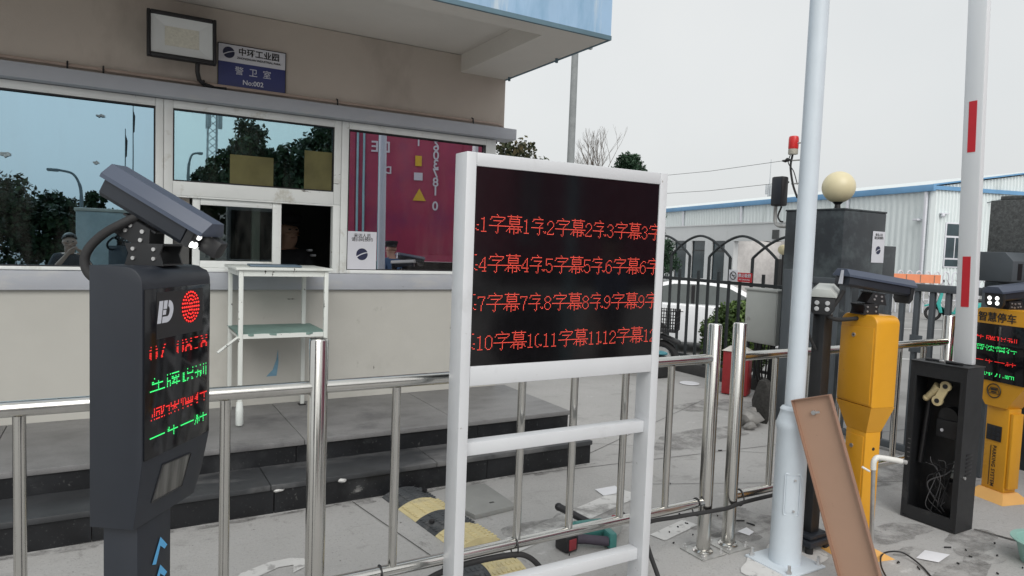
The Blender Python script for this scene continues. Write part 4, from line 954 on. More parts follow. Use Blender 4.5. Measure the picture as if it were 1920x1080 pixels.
# ================================================================== leaning brown door panel
A_ = V(2.951, 2.216, .876); Bq = V(2.983, 2.032, .941); Cb = V(3.020, 1.917, .006)
e1 = (Bq-A_).normalized(); e2 = (A_-Cb).normalized(); e2 = (e2-e1*e2.dot(e1)).normalized(); e3 = e1.cross(e2)   # e3 faces the viewer
wd, ln = (Bq-A_).length, (A_-Cb).length
dp_ = thing("cabinet_door_panel", "tan brown metal door panel leaning against the foot of the tall pale pole", "door panel", tuple(Cb))
mx_ = Matrix((( e1.x, e2.x, e3.x, 0), (e1.y, e2.y, e3.y, 0), (e1.z, e2.z, e3.z, 0), (0, 0, 0, 1)))
def pf(o): o.data.transform(mx_); return o
pf(MB().bx(0, wd, 0, ln, -.004, 0).build("sheet", 'brown', dp_))
B = MB(); B.bx(-.0015, .0035, 0, ln, -.003, .022); B.bx(wd-.0035, wd+.0015, 0, ln, -.003, .022); B.bx(.0036, wd-.0036, ln-.004, ln+.001, -.003, .022); B.bx(.0036, wd-.0036, -.001, .004, -.003, .022); pf(B.build("rim", 'brownrim', dp_))
lkk = MB(); lkk.tube([(wd*.47, ln-.075, .0005), (wd*.47, ln-.075, .016)], .011, 14); lkk.bx(wd*.47-.004, wd*.47+.034, ln-.080, ln-.070, .0165, .019); pf(lkk.build("lock", 'silver', dp_))

# ================================================================== bent pipe in front
bp_ = thing("bent_pipe", "upright metal pipe with a white plastic elbow, in front of the yellow kiosk", "pipe", (3.185, 1.905, 0))
MB().tube([(3.199, 1.900, .004), (3.075, 1.850, .625)], .0095, 12).build("pipe", 'galv', bp_, True)
MB().tube(bez([(3.077, 1.851, .615), (3.073, 1.849, .650), (3.082, 1.845, .668), (3.10, 1.838, .672), (3.175, 1.800, .660), (3.195, 1.790, .655)]), .0125, 12).build("elbow", 'pvc', bp_, True)
MB().tube([(3.193, 1.791, .656), (3.216, 1.779, .651)], .0105, 12).build("pipe_stub", 'galv', bp_, True)
B = MB(); B.tube([(3.068, 1.862, .603), (3.045, 1.880, .618), (3.040, 1.884, .622)], .005, 8); B.build("clip_wire", 'pvc', bp_, True)
tag(MB().tube(bez([(3.30, 1.86, .006), (3.42, 1.98, .02), (3.55, 2.05, .03), (3.66, 2.02, .03), (3.66, 1.93, .012), (3.58, 1.82, .006), (3.45, 1.70, .006)]), .0045, 8).build("wire_loop", 'black'), "thin black wire looped on the paving in front of the yellow kiosk", "wire")
# basin
bs = MB(); bs.lathe([(.125, .002), (.150, .10), (.158, .118), (.178, .122), (.178, .127), (.152, .124), (.142, .10), (.118, .010), (.0001, .010)], (4.315, 1.60, 0), 32)
tag(bs.build("basin", 'basin'), "mint green plastic basin on the paving at the right edge", "basin")
# ================================================================== table at the hatch
tb = thing("metal_table", "chipped white steel two tier table under the service hatch", "table", (1.0, 5.1, .318))
TX0, TX1, TY0, TY1, TZ = .70, 1.325, 4.80, 5.33, 1.372
MB().bx(TX0-.005, TX1+.01, TY0-.01, TY1+.02, TZ, TZ+.018, .003).build("table_top", 'tablewhite', tb, True)
for (x, y_) in ((TX0+.03, TY0+.02), (TX1-.03, TY0+.02), (TX0+.03, TY1-.03), (TX1-.07, TY1-.03)): MB().bx(x-.014, x+.014, y_-.014, y_+.014, .325, TZ-.0005, .002).build("leg", 'tablewhite', tb, True)
for z0, z1 in ((TZ-.040, TZ-.0008), (.912, .942)):
    B = MB()
    B.bx(TX0+.045, TX1-.045, TY0+.008, TY0+.030, z0, z1); B.bx(TX0+.045, TX1-.085, TY1-.040, TY1-.018, z0, z1); B.bx(TX0+.020, TX0+.042, TY0+.035, TY1-.045, z0, z1); B.bx(TX1-.042, TX1-.020, TY0+.035, TY1-.045, z0, z1)
    B.build("frame_rail", 'tablewhite', tb, True)
B = MB(); B.bx(TX0+.02, TX1-.02, TY0+.031, TY1-.041, .930, .9425); B.build("shelf", 'tablewhite', tb, True)
B = MB(); nx = 14
for i in range(nx):
    a0 = TX0+.01+(TX1-TX0-.03)*i/nx; a1 = TX0+.01+(TX1-TX0-.03)*(i+1)/nx
    f0, f1 = [TY0+.012+.008*math.sin(k*2.1)+.004*math.sin(k*5) for k in (i, i+1)]
    B.quad((a0, f0, .944), (a1, f1, .944), (a1, TY1-.02, .946), (a0, TY1-.02, .946)); B.quad((a0, f0, .930+.005*math.sin(i*1.7)), (a1, f1, .930+.005*math.sin((i+1)*1.7)), (a1, f1, .944), (a0, f0, .944))
tag(B.build("shelf_cloth", 'green'), "ragged green cloth lying on the middle shelf of the white table", "cloth")
tag(MB().box((.98, 5.02, TZ+.026), (.34, .25, .012), rot=(0, 0, R(-4)), bev=.004).build("folder", 'folder'), "dark blue folder lying on top of the white table", "folder")
MB().tube([(TX0+.02, TY0+.03, .925), (TX0-.12, TY0-.05, .835)], .009, 6).build("loose_strip", 'tablewhite', tb, True)
B = MB(); B.lathe([(.020, .325), (.026, .335), (.025, .44), (.020, .485), (.0001, .486)], (TX0+.03, TY0+.02, 0), 10); B.build("wrapped_foot", 'foot', tb, True)
MB().bx(TX1-.095, TX1-.045, TY1-.06, TY1-.0, .3185, .3235).build("foot_pad", 'black', tb, True)

# ================================================================== clutter on the paving
def hump(label, c, yaw, segs, L=.25, wd=.36, h=.05):
    t = thing("speed_hump", label, "speed hump", (c[0], c[1], 0), yaw, "loose rubber speed humps")
    n = 12; prof_ = [(-wd/2+wd*i/n, .004+h*math.sin(math.pi*i/n)**.8) for i in range(n+1)]
    for k, m_ in enumerate(segs):
        B = MB(); q = prof_+[(wd/2, .0005), (-wd/2, .0005)]
        B.prism(q, 'x', k*L+.001, (k+1)*L-.001)
        for i in range(5):
            for j in range(7):
                a = (i-2)*.055; z = .004+h*math.cos(math.pi*a/wd)**.8
                B.box((k*L+L*(j+.8)/7.6, a, z+.0005), (L/13, .034, .006), bev=.002)
        s_ = B.build("segment", m_, t)
        if m_ == 'bumpdark':
            for a in (-.10, .10): MB().tube([(k*L+L/2, a, .032), (k*L+L/2, a, .046)], .016, 12).build("bolt_hole", 'black', s_)
    return t
hump("rubber speed hump of alternating dark and yellow segments behind the board's left leg", (1.585, 4.005), -84, ('bumpdark', 'bumpyellow', 'bumpdark', 'bumpyellow'), L=.222, wd=.28, h=.040)
hump("short piece of dark and faded yellow speed hump under the railing's hose", (1.38, 2.86), -4, ('bumpdark', 'bumpyellow'), L=.19, wd=.22, h=.022)
B = MB(); B.prism([(1.955, 3.90), (2.115, 3.885), (2.115, 3.47), (1.815, 3.44), (1.76, 3.70)], 'z', .0005, .030, bev=.004)
sb = B.build("cover_slab", 'slab'); tag(sb, "small grey concrete cover slab lying on the paving by the steps", "slab")
MB().bx(1.98, 2.01, 3.56, 3.575, .0301, .0315).build("lifting_slot", 'inkblack', sb)
# rotary hammer
rh = thing("rotary_hammer", "teal and grey cordless rotary hammer lying behind the railing", "power tool", (2.23, 2.845, 0), 4)
B = MB(); B.tube([(-.04, .115, .060), (.10, .055, .066)], [.046, .050], 18); B.tube([(-.075, .130, .058), (-.0405, .1155, .060)], [.036, .045], 18); B.build("motor_housing", 'teal', rh)
B = MB(); B.box((.155, .035, .066), (.13, .085, .088), rot=(0, 0, R(26)), bev=.018); B.tube([(.20, .06, .07), (.27, .095, .072)], [.038, .030], 16); B.build("gear_housing", 'toolgrey', rh)
B = MB(); B.tube([(.27, .0955, .072), (.315, .12, .073)], [.027, .021], 14); B.build("chuck", 'black', rh)
B = MB(); B.tube(bez([(-.115, .035, .055), (-.06, .012, .052), (.0, -.030, .048), (.045, -.062, .046)]), [.025]*25, 12); B.build("handle", 'toolhandle', rh)
B = MB(); B.box((.068, -.048, .05), (.045, .085, .088), rot=(0, 0, R(-14)), bev=.012); B.build("front_guard", 'teal', rh)
B = MB(); B.box((-.155, .045, .048), (.085, .095, .088), rot=(0, 0, R(4)), bev=.012); bt = B.build("battery", 'black', rh)
B = MB(); B.box((-.153, -.0045, .048), (.050, .006, .058), rot=(0, 0, R(4)), bev=.002); B.build("battery_label", 'rawred', bt)
B = MB(); B.tube([(.07, .12, .075), (-.02, .29, .125)], [.019, .021], 12); B.ball((-.02, .29, .125), .023, 12); B.build("side_handle", 'black', rh)
B = MB(); B.tube([(.165, .03, .108), (.165, .027, .126)], .016, 12); B.build("mode_knob", 'rawred', rh)
def scrap(pts, label, bend=.012):
    B = MB(); n = len(pts); c = sum((V(*q, 0) for q in pts), V(0, 0, 0))/n
    ce = B.bm.verts.new((c.x, c.y, .008+bend)); vs = [B.bm.verts.new((q[0], q[1], .006+.004*(i % 3))) for i, q in enumerate(pts)]
    for i in range(n): B.bm.faces.new((ce, vs[i], vs[(i+1) % n]))
    return tag(B.build("paper_scrap", 'paper'), label, "paper", "paper scraps on the paving")
scrap([(3.72, 1.97), (3.86, 2.00), (3.92, 1.90), (3.78, 1.885)], "white paper scrap on the paving below the black barrier cabinet")
scrap([(2.76, 3.54), (2.92, 3.53), (2.90, 3.40), (2.74, 3.42)], "white paper scrap on the paving right of the end of the steps")
scrap([(3.10, 2.64), (3.15, 2.63), (3.17, 2.58), (3.12, 2.57)], "small crumpled paper scrap beside the base plate of the paired posts", .03)
tag(MB().lathe([(.10, .002), (.12, .008), (.115, .012), (.0001, .010)], (6.05, 6.0, 0), 20).build("white_disc", 'paper'), "white flat disc lying near the iron fence", "disc")
rnd = random.Random(11)
def splinter(label, x, y_, ln_, a, w):
    B = MB(); B.box((x, y_, .007), (ln_, w, .009), rot=(0, 0, a), bev=.002); return tag(B.build("bark_chip", 'rubber'), label, "debris", "dark chips scattered on the paving")
for k in range(46):
    zx = rnd.random()
    if zx < .55: x, y_ = rnd.uniform(3.55, 4.4), rnd.uniform(1.55, 2.0)
    elif zx < .8: x, y_ = rnd.uniform(2.6, 3.3), rnd.uniform(2.6, 3.0)
    else: x, y_ = rnd.uniform(1.5, 4.5), rnd.uniform(2.6, 4.0)
    splinter("one of the dark chips and splinters scattered on the paving", x, y_, rnd.choice((.008, .012, .018, .045))*rnd.uniform(.7, 1.2), rnd.uniform(0, 3.1), rnd.uniform(.004, .009))
for i, (x, y_, s_) in enumerate(((5.12, 4.30, .16), (5.30, 4.42, .13), (5.02, 4.20, .07))):
    tag(MB().rock((x, y_, s_*.45), (s_, s_*.8, s_*.75), 40+i).build("concrete_rubble", 'rock'), ("largest chunk of broken concrete by the foot of the dark gate post", "middle chunk of broken concrete just behind the largest one", "small chunk of broken concrete in front of the largest one")[i], "rubble", "broken concrete by the gate post")
B = MB(); B.rock((5.36, 4.34, .20), (.10, .12, .24), 77); tag(B.build("torn_mesh", 'mesh'), "dark torn mesh bundle against the gate post", "mesh")

# ================================================================== iron fence with arches
FX = 6.62
fe = thing("iron_fence", "black iron fence topped with overlapping arches", "fence", (FX, 7.2, 0))
MB().bx(FX-.09, FX+.09, 5.0, 10.6, -.02, .14, .01).build("kerb", 'curb', fe, True)
MB().bx(FX-.02, FX+.02, 5.02, 10.6, 1.215, 1.255).build("top_rail", 'blackfence', fe, True)
MB().bx(FX-.018, FX+.018, 5.02, 10.6, .20, .235).build("bottom_rail", 'blackfence', fe, True)
k = 0
yy_ = 5.296
while yy_ < 10.5:
    up_ = (k % 2 == 0); 
    B = MB(); top_z = 1.55 if up_ else 1.365
    B.bx(-.014, .014, -.014, .014, .142, top_z)
    o = B.build("bar", 'blackfence', fe); o.location = (0, yy_-7.2, 0)
    yy_ += .1727; k += 1
c0 = 5.296+.5181-.6908
while c0 < 10.3:
    pts = []
    for i in range(25):
        s_ = -1+2*i/24; a_ = abs(s_)
        if c0+.5181*s_ < 4.81: continue
        pts.append((FX, c0+.5181*s_, 1.55+.265*(1-a_**1.75)))
    MB().tube([(q[0], q[1], q[2]) for q in pts], .0165, 6).build("arch", 'blackfence', fe, True)
    c0 += .6908
ns = thing("no_smoking_sign", "red and white no smoking sign on the iron fence", "sign", (FX-.03, 5.8, 1.32))
YD = (0, -1, 0)
MB().bx(6.574, 6.582, 5.60, 5.815, 1.262, 1.372).build("red_panel", 'red', ns, True)
MB().bx(6.574, 6.582, 5.8152, 5.955, 1.262, 1.40, .001).build("white_panel", 'signwhite', ns, True)
text("lettering", "禁止吸烟", 'textwhite', ns, (6.572, 5.71, 1.335), YD, Z_, .048, bold=.0008)
text("lettering", "NO SMOKING", 'textwhite', ns, (6.572, 5.71, 1.288), YD, Z_, .026)
B = MB(); B.tube([(6.5725, 5.885+.047*math.cos(a), 1.33+.047*math.sin(a)) for a in [i*math.pi/16 for i in range(33)]], .005, 6, cap=False); B.tube([(6.5725, 5.885+.033, 1.33+.033), (6.5725, 5.885-.033, 1.33-.033)], .004, 6); B.bx(6.571, 6.5735, 5.86, 5.905, 1.325, 1.335)
B.build("symbol", 'inkblack', ns, True)
# cabinet on legs
cb = thing("electrical_cabinet", "pale grey electrical cabinet on legs in front of the iron fence", "cabinet", (6.48, 5.28, 0))
CX0, CX1, CY0, CY1 = 6.38, 6.575, 5.06, 5.50
cbody = MB().bx(CX0, CX1, CY0, CY1, .585, 1.185, .004).build("body", 'cabinet', cb, True)
MB().bx(CX0-.02, CX1+.01, CY0-.015, CY1+.015, 1.186, 1.212, .006).build("lid", 'cabinet', cb, True)
dd = MB().bx(CX0-.006, CX0-.0006, CY0+.012, CY1-.012, .60, 1.172, .002).build("door", 'cabinet', cb, True)
MB().tube([(CX0-.006, CY1-.06, .86), (CX0-.013, CY1-.06, .86)], .018, 14).build("lock", 'silver', dd).location = (-cb.location)
for (x, y_) in ((CX0+.03, CY0+.04), (CX0+.03, CY1-.04), (CX1-.03, CY0+.04), (CX1-.03, CY1-.04)): MB().bx(x-.012, x+.012, y_-.012, y_+.012, .002, .5845).build("leg", 'blackfence', cb, True)
B = MB()
for i in range(5): B.tube(bez([(6.44, 5.14+i*.05, .58), (6.42+.02*(i % 2), 5.16+i*.05, .35), (6.46, 5.2+i*.03, .12), (6.5, 5.25, .01)]), .010, 6)
B.build("cables", 'rubber', cb, True)
# red extinguisher box
rb = thing("extinguisher_box", "red fire extinguisher box with a pale lid, behind the paired railing posts", "box", (6.121, 5.189, 0), 28)
# local: x across to the right, y along left face
MB().bx(-.02, .17, .0, .28, .012, .50, .006).build("body", 'redbox', rb)
B = MB(); A = [B.bm.verts.new(q) for q in ((-.035, -.015, .5005), (.185, -.015, .5005), (.185, .295, .5005), (-.035, .295, .5005))]; C_ = [B.bm.verts.new(q) for q in ((.05, .05, .55), (.10, .05, .55), (.10, .23, .55), (.05, .23, .55))]
for i in range(4): B.bm.faces.new((A[i], A[(i+1) % 4], C_[(i+1) % 4], C_[i]))
B.bm.faces.new(A[::-1]); B.bm.faces.new(C_); bmesh.ops.recalc_face_normals(B.bm, faces=B.bm.faces); B.build("lid", 'boxlid', rb, smooth=False)
MB().bx(.0, .15, -.006, -.0005, .03, .47, .003).build("door", 'redbox', rb)
for i, ch in enumerate("灭火器箱"): text("lettering", ch, 'textwhite', rb, (-.0215, .14, .44-i*.105), (0, -1, 0), Z_, .075, world=False)

# ================================================================== stone pillars and steel gate
pl = thing("stone_pillar", "dark polished stone gate pillar with the cream globe lamp on top", "pillar", (6.45, 4.48, 0), 0, "gate pillars")
MB().bx(6.10, 6.79, 4.133, 4.80, -.02, 2.06, .008).build("shaft", 'pillar', pl, True)
MB().bx(6.095, 6.795, 4.128, 4.805, 2.0605, 2.078, .004).build("cap", 'pillar', pl, True)
MB().bx(6.80, 7.35, 4.34, 4.70, -.3, 1.74, .006).build("wing", 'pillar', pl, True)
gl = thing("globe_lamp", "cream globe lamp on a black stand on the stone pillar", "lamp", (6.30, 4.35, 2.079))
B = MB(); B.lathe([(.055, .0), (.055, .008), (.03, .015), (.026, .05), (.05, .075), (.082, .092), (.086, .105), (.0001, .106)], (0, 0, 0), 24); B.build("stand", 'black', gl)
MB().ball((0, 0, .225), .158, 32).build("globe", 'globe', gl)
poster(6.575, 6.815-.035, 1.56, 1.875, 4.131, "white visitor notice stuck on the dark stone pillar")
p2 = thing("stone_pillar", "rough grey stone pillar at the right edge behind the yellow kiosk", "pillar", (6.4, 2.4, 0), 0, "gate pillars")
MB().bx(6.10, 6.80, 2.10, 2.86, 1.45, 2.10, .008).build("upper_shaft", 'pillargrit', p2, True)
MB().bx(6.101, 6.799, 2.101, 2.859, -.02, 1.449, .006).build("lower_shaft", 'pillar', p2, True)
MB().bx(6.12, 6.78, 2.12, 2.80, 2.1005, 2.135, .006).build("cap", 'pillargrit', p2, True)
GX = 5.60
gt = thing("steel_gate", "slate grey tubular steel gate between the two stone pillars", "gate", (GX, 3.5, 0))
MB().bx(GX-.03, GX+.03, 2.62, 4.26, 1.352, 1.412, .004).build("top_rail", 'gategrey', gt, True)
MB().bx(GX-.025, GX+.025, 2.62, 4.22, .03, .085, .004).build("bottom_rail", 'gategrey', gt, True)
MB().bx(GX-.045, GX+.045, 4.265, 4.355, .002, 1.47, .004).build("post", 'gategrey', gt, True)
MB().bx(GX-.045, GX+.045, 2.53, 2.615, .002, 1.42, .004).build("post", 'gategrey', gt, True)
yy_ = 2.745
while yy_ < 4.2:
    o = MB().bx(-.019, .019, -.019, .019, .086, 1.351, .003).build("bar", 'gategrey', gt); o.location = (0, yy_-3.5, 0); yy_ += .1195
MB().bx(GX-.032, GX-.022, 3.03, 3.13, .86, 1.00, .003).build("lock_plate", 'gategrey', gt, True)

# beacon and speaker
pb = thing("beacon_pole", "thin steel pole behind the pale pole carrying a red beacon", "pole", (6.72, 5.0, 0))
MB().tube([(6.64, 5.06, .14), (6.64, 5.06, 2.96)], .018, 12).build("pole", 'galv', pb, True)
B = MB(); B.tube([(6.63, 5.06, 2.86), (6.62, 5.12, 2.86)], .008, 8); B.tube([(6.63, 5.06, 2.67), (6.62, 5.26, 2.675)], .008, 8); B.tube([(6.63, 5.06, 2.41), (6.62, 5.16, 2.41)], .008, 8); B.build("bracket", 'galv', pb, True)
bc = thing("beacon", "red warning beacon on a beige base above the fence", "beacon", (6.62, 5.165, 2.74))
MB().lathe([(.050, .0), (.053, .01), (.053, .055), (.050, .058), (.0001, .0585)], (0, 0, 0), 24).build("base", 'beaconbase', bc)
MB().lathe([(.051, .0595), (.055, .07), (.055, .17), (.050, .196), (.040, .203), (.0001, .204)], (0, 0, 0), 24).build("lens", 'beaconred', bc)
B = MB(); B.tube(bez([(6.62, 5.17, 2.735), (6.625, 5.19, 2.60), (6.62, 5.14, 2.40), (6.63, 5.08, 2.25)]), .012, 8); B.tube(bez([(6.62, 5.20, 2.735), (6.62, 5.22, 2.65), (6.63, 5.15, 2.55), (6.63, 5.09, 2.4)]), .006, 6); B.build("cable", 'rubber', bc, True)
sp = thing("horn_speaker", "black weatherproof column speaker on a bent pipe beside the stone pillar", "speaker", (6.58, 5.27, 2.16))
MB().box((6.56, 5.268, 2.325), (.11, .155, .335), bev=.02).build("cabinet", 'black', sp, True)
MB().box((6.503, 5.268, 2.325), (.006, .125, .30), bev=.004).build("grille", 'kiosk', sp, True)
B = MB(); B.tube(bez([(6.62, 5.34, 2.50), (6.62, 5.355, 2.2), (6.62, 5.355, 2.02), (6.61, 5.32, 1.955), (6.58, 5.22, 1.93), (6.55, 5.02, 1.93), (6.53, 4.80, 1.93)]), .022, 12); B.build("bent_pipe", 'galv', sp, True)
B = MB(); B.tube(bez([(6.60, 5.26, 2.155), (6.60, 5.30, 2.05), (6.58, 5.25, 1.99), (6.56, 5.2, 1.98)]), .010, 8); B.build("cable", 'rubber', sp, True)
for z, lab in ((2.68, "upper thin wire strung above the iron fence"), (2.43, "lower thin wire strung above the iron fence")):
    w_ = thing("fence_wire", lab, "wire", (6.62, 6.5, z), 0, "wires above the fence")
    MB().tube([(6.62, 5.26, z), (6.62, 6.4, z-.035), (6.62, 7.6, z-.03), (6.62, 9.0, z)], .0028, 5).build("wire", 'black', w_, True)
    MB().tube([(6.62, 5.20, z), (6.62, 5.235, z+.006), (6.62, 5.26, z-.006), (6.62, 5.30, z)], [.012, .024, .018, .010], 8).build("insulator", 'black', w_, True)

# ================================================================== foliage
def leaves(name, clumps, n, size, mat, par=None, flat=.6, off=(0, 0, 0), squash=1):
    """clumps: (x,y,z,r); n leaf quads spread through them"""
    cl = np.array(clumps); wgt = cl[:, 3]**2; idx = RNG.choice(len(cl), n, p=wgt/wgt.sum())
    d = RNG.normal(size=(n, 3)); d /= np.linalg.norm(d, axis=1)[:, None]
    rad = cl[idx, 3]*RNG.uniform(.45, 1.08, n)
    pos = cl[idx, :3]+d*rad[:, None]*np.array([1, 1, squash])-np.array(off)
    a = RNG.normal(size=(n, 3)); a /= np.linalg.norm(a, axis=1)[:, None]
    b_ = np.cross(a, d+.4*RNG.normal(size=(n, 3))); b_ /= np.linalg.norm(b_, axis=1)[:, None]+1e-9
    s_ = size*RNG.uniform(.6, 1.3, n)[:, None]
    v = np.empty((n, 4, 3)); v[:, 0] = pos-a*s_; v[:, 1] = pos+b_*s_*flat; v[:, 2] = pos+a*s_; v[:, 3] = pos-b_*s_*flat
    me = bpy.data.meshes.new(name); me.from_pydata(v.reshape(-1, 3).tolist(), [], np.arange(n*4).reshape(-1, 4).tolist()); me.update()
    return link(name, me, mat, par)
def tree(label, loc, h, rx, rz, mat, n, leaf, group=None, seed=1, base=.3, cz=None):
    rd = random.Random(seed); t = thing("tree", label, "tree", loc, 0, group)
    cz = cz or h-rz
    B = MB(); r0 = .035*h*.6
    B.tube([(0, 0, 0), (.05*rd.uniform(-1, 1)*h*.2, .02*h, h*.25), (.02*h*rd.uniform(-1, 1), 0, h*.5), (0, 0, h*.85)], [r0, r0*.8, r0*.55, r0*.15], 9)
    tips = []
    for k in range(11):
        a = rd.uniform(0, 6.28); z0 = h*rd.uniform(.25, .6); e = V(rx*.75*math.cos(a)*rd.uniform(.5, 1), rx*.75*math.sin(a)*rd.uniform(.5, 1), min(h*.95, cz+rz*rd.uniform(-.6, .7)))
        m_ = V(0, 0, z0).lerp(e, .5)+V(0, 0, .05*h); B.tube(bez([(0, 0, z0), m_, e], 4), [r0*.35*(1-i/10) for i in range(9)], 6); tips.append(e)
    B.build("trunk", 'bark', t)
    cl = []
    for k in range(46):
        d = V(rd.gauss(0, 1), rd.gauss(0, 1), rd.gauss(0, 1)).normalized()*rd.uniform(.45, 1)
        cl.append((d.x*rx*.85, d.y*rx*.85, cz+d.z*rz*.85, rd.uniform(.14, .30)*rx))
    for e in tips: cl.append((e.x, e.y, e.z, .22*rx))
    leaves("crown", cl, n, leaf, mat, t)
    return t
tree("loose brownish green tree behind the guardhouse corner", (10.85, 19.4, -.3), 5.72, 1.45, 1.7, 'leafbrown', 3600, .075, seed=3)
# conical evergreen
cv = thing("conifer", "dark green pointed evergreen beyond the display board", "tree", (19.6, 23.7, -.3))
MB().tube([(0, 0, 0), (0, 0, 5.6)], [.16, .03], 8).build("trunk", 'bark', cv)
cl = []
for k in range(420):
    z = RNG.uniform(1.0, 6.0); rr_ = 2.3*((6.25-z)/5.2)**.66; a = RNG.uniform(0, 6.28); q = rr_*RNG.uniform(.0, 1)**.5
    cl.append((q*math.cos(a), q*math.sin(a), z, .16+.16*(6.2-z)/5))
leaves("crown", cl, 42000, .075, 'leafcone', cv, flat=.4)
# bare tree
bt = thing("bare_tree", "leafless tree with thin upright twigs beyond the display board", "tree", (17.75, 22.5, -.3))
B = MB(); rd = random.Random(17)
def grow(p_, d, ln_, r_, lev):
    q = p_+d*ln_; B.tube([p_, p_.lerp(q, .5)+V(rd.gauss(0, .03), rd.gauss(0, .03), 0)*ln_, q], [r_, r_*.8, r_*.6], 5)
    if lev == 0: return
    for k in range(rd.choice((2, 3))):
        e = (d+V(rd.gauss(0, .30), rd.gauss(0, .30), rd.uniform(.05, .40))).normalized(); grow(q, e, ln_*rd.uniform(.6, .85), r_*.6, lev-1)
grow(V(0, 0, 0), V(0, 0, 1), 2.0, .09, 6)
B.build("branches", 'bark', bt)
# clipped bush
bu = thing("bush", "rounded dark green bush behind the iron fence, left of the grey cabinet", "bush", (7.74, 6.80, -.3))
B = MB()
for k in range(9):
    a = k*.7; B.tube([(0, 0, 0), (.1*math.cos(a), .1*math.sin(a), .35), (.38*math.cos(a), .38*math.sin(a), .8)], [.025, .018, .008], 6)
B.build("stems", 'bark', bu)
cl = []
for k in range(150):
    d_ = RNG.normal(size=3); d_ /= np.linalg.norm(d_); q_ = RNG.uniform(.35, 1)**.6
    cl.append((d_[0]*.40*q_, d_[1]*.40*q_, .68+d_[2]*.47*q_, .15))
leaves("foliage", cl, 36000, .028, 'leafbush', bu)
up_pole = thing("utility_pole", "tall grey utility pole rising behind the display board", "pole", (13.875, 20, -.3))
MB().lathe([(.15, 0), (.115, 9.5), (.0001, 9.52)], (0, 0, 0), 16).build("shaft", 'polegrey', up_pole)
MB().bx(-.7, .7, -.06, .06, 8.9, 9.02).build("crossarm", 'polegrey', up_pole)
tw = thing("radio_mast", "slim white radio mast with antennas beyond the warehouse", "mast", (91.2, 75.2, -.3))
B = MB(); B.tube([(0, 0, 0), (0, 0, 13.2)], [.5, .22], 8); B.tube([(0, 0, 13.2), (0, 0, 17.2)], [.09, .04], 6); B.build("shaft", 'tower', tw)
for (a, z) in ((.3, 12.2), (2.4, 12.4), (4.4, 12.2), (1.2, 10.0), (3.4, 9.8)): MB().box((.45*math.cos(a), .45*math.sin(a), z), (.28, .28, 1.6), bev=.05).build("antenna", 'tower', tw)

# ================================================================== warehouse
wA = V(49.74, 26.94, -.3)
wh = thing("warehouse", "long white corrugated warehouse with a blue roof edge", "warehouse", tuple(wA), math.degrees(math.atan2(-.269, .963)))
# local x along the gable (right), local y along the long side (away)
EV, RG, GW, LN = 7.2, 9.6, 30, 70
def corrugate(p0, p1, z0, zf, nrm, pitch=.55, dep=.10):
    B = MB(); p0 = V(*p0); p1 = V(*p1); L = (p1-p0).length; k = int(L/pitch); d = (p1-p0)/L; nn = V(*nrm)
    prev = None
    for i in range(k*4+1):
        s_ = L*i/(k*4); o_ = dep if (i % 4) in (1, 2) else 0
        q = p0+d*s_+nn*o_; a = B.bm.verts.new((q.x, q.y, z0)); c = B.bm.verts.new((q.x, q.y, zf(s_)))
        if prev: B.bm.faces.new((prev[0], a, c, prev[1]))
        prev = (a, c)
    return B
corrugate((0, 0, 0), (0, LN, 0), 0, lambda s_: EV-.1, (-1, 0, 0)).build("side_wall", 'corr', wh, smooth=False)
corrugate((0, 0, 0), (GW, 0, 0), 0, lambda s_: EV-.1+(RG-EV)*(1-abs(s_-GW/2)/(GW/2)), (0, -1, 0), pitch=.30).build("gable_wall", 'corr', wh, smooth=False)
B = MB(); B.quad((GW, 0, 0), (GW, LN, 0), (GW, LN, EV-.1), (GW, 0, EV-.1)); B.quad((0, LN, 0), (GW, LN, 0), (GW, LN, EV), (0, LN, EV)); B.build("rear_wall", 'corr', wh)
B = MB()
for (xa, za, xb, zb) in ((-.3, EV, GW/2, RG), (GW+.3, EV, GW/2, RG)):
    B.quad((xa, -.2, za), (xb, -.2, zb), (xb, LN, zb), (xa, LN, za)); 
B.build("roof", 'corr', wh, smooth=False)
B = MB(); B.bx(-.36, -.12, -.25, LN, EV-.42, EV+.04, .02); B.build("gutter", 'bluetrim', wh)
B = MB()
B.prism([(-.3, EV-.32), (GW, EV-.32), (GW, EV-.05), (-.3, EV-.05)], 'y', -.22, -.12)
B.build("eaves_trim", 'bluetrim', wh)
B = MB()
for (xa, za, xb, zb) in ((-.3, EV, GW/2, RG), (GW/2, RG, GW+.3, EV)): B.prism([(xa, za-.05), (xb, zb-.05), (xb, zb+.06), (xa, za+.06)], 'y', -.26, -.14)
B.build("verge_trim", 'bluetrim', wh)
for y_ in (.45, 8.1, 23.2, 35.3): MB().bx(-.30, -.14, y_-.11, y_+.11, .1, EV-.43, .03).build("downpipe", 'signwhite', wh)
wf = MB(); wf.bx(1.10, 2.85, -.12, -.055, 1.45, 4.65, .01); wf = wf.build("window", 'signwhite', wh)
for q in ((1.2, 2.75, 3.72, 4.55), (1.2, 1.93, 2.15, 3.58), (2.02, 2.75, 2.15, 3.58), (1.2, 2.75, 1.55, 2.03)): MB().bx(q[0], q[1], -.135, -.121, q[2], q[3]).build("pane", 'darkglass', wf)
B = MB(); B.bx(.45, 1.15, -.30, -.06, 5.20, 5.27); B.ball((.62, -.25, 5.10), .14, 12); B.build("dome_camera", 'signwhite', wh)
B = MB(); B.bx(-.5, -.06, .8, 1.25, 4.72, 4.86, .03); B.build("wall_camera", 'signwhite', wh)
MB().tube([(4.6, -.1, 6.2), (5.6, -.9, 6.55), (6.3, -1.2, 6.7)], [.04, .04, .09], 8).build("wall_lamp", 'lampmetal', wh)

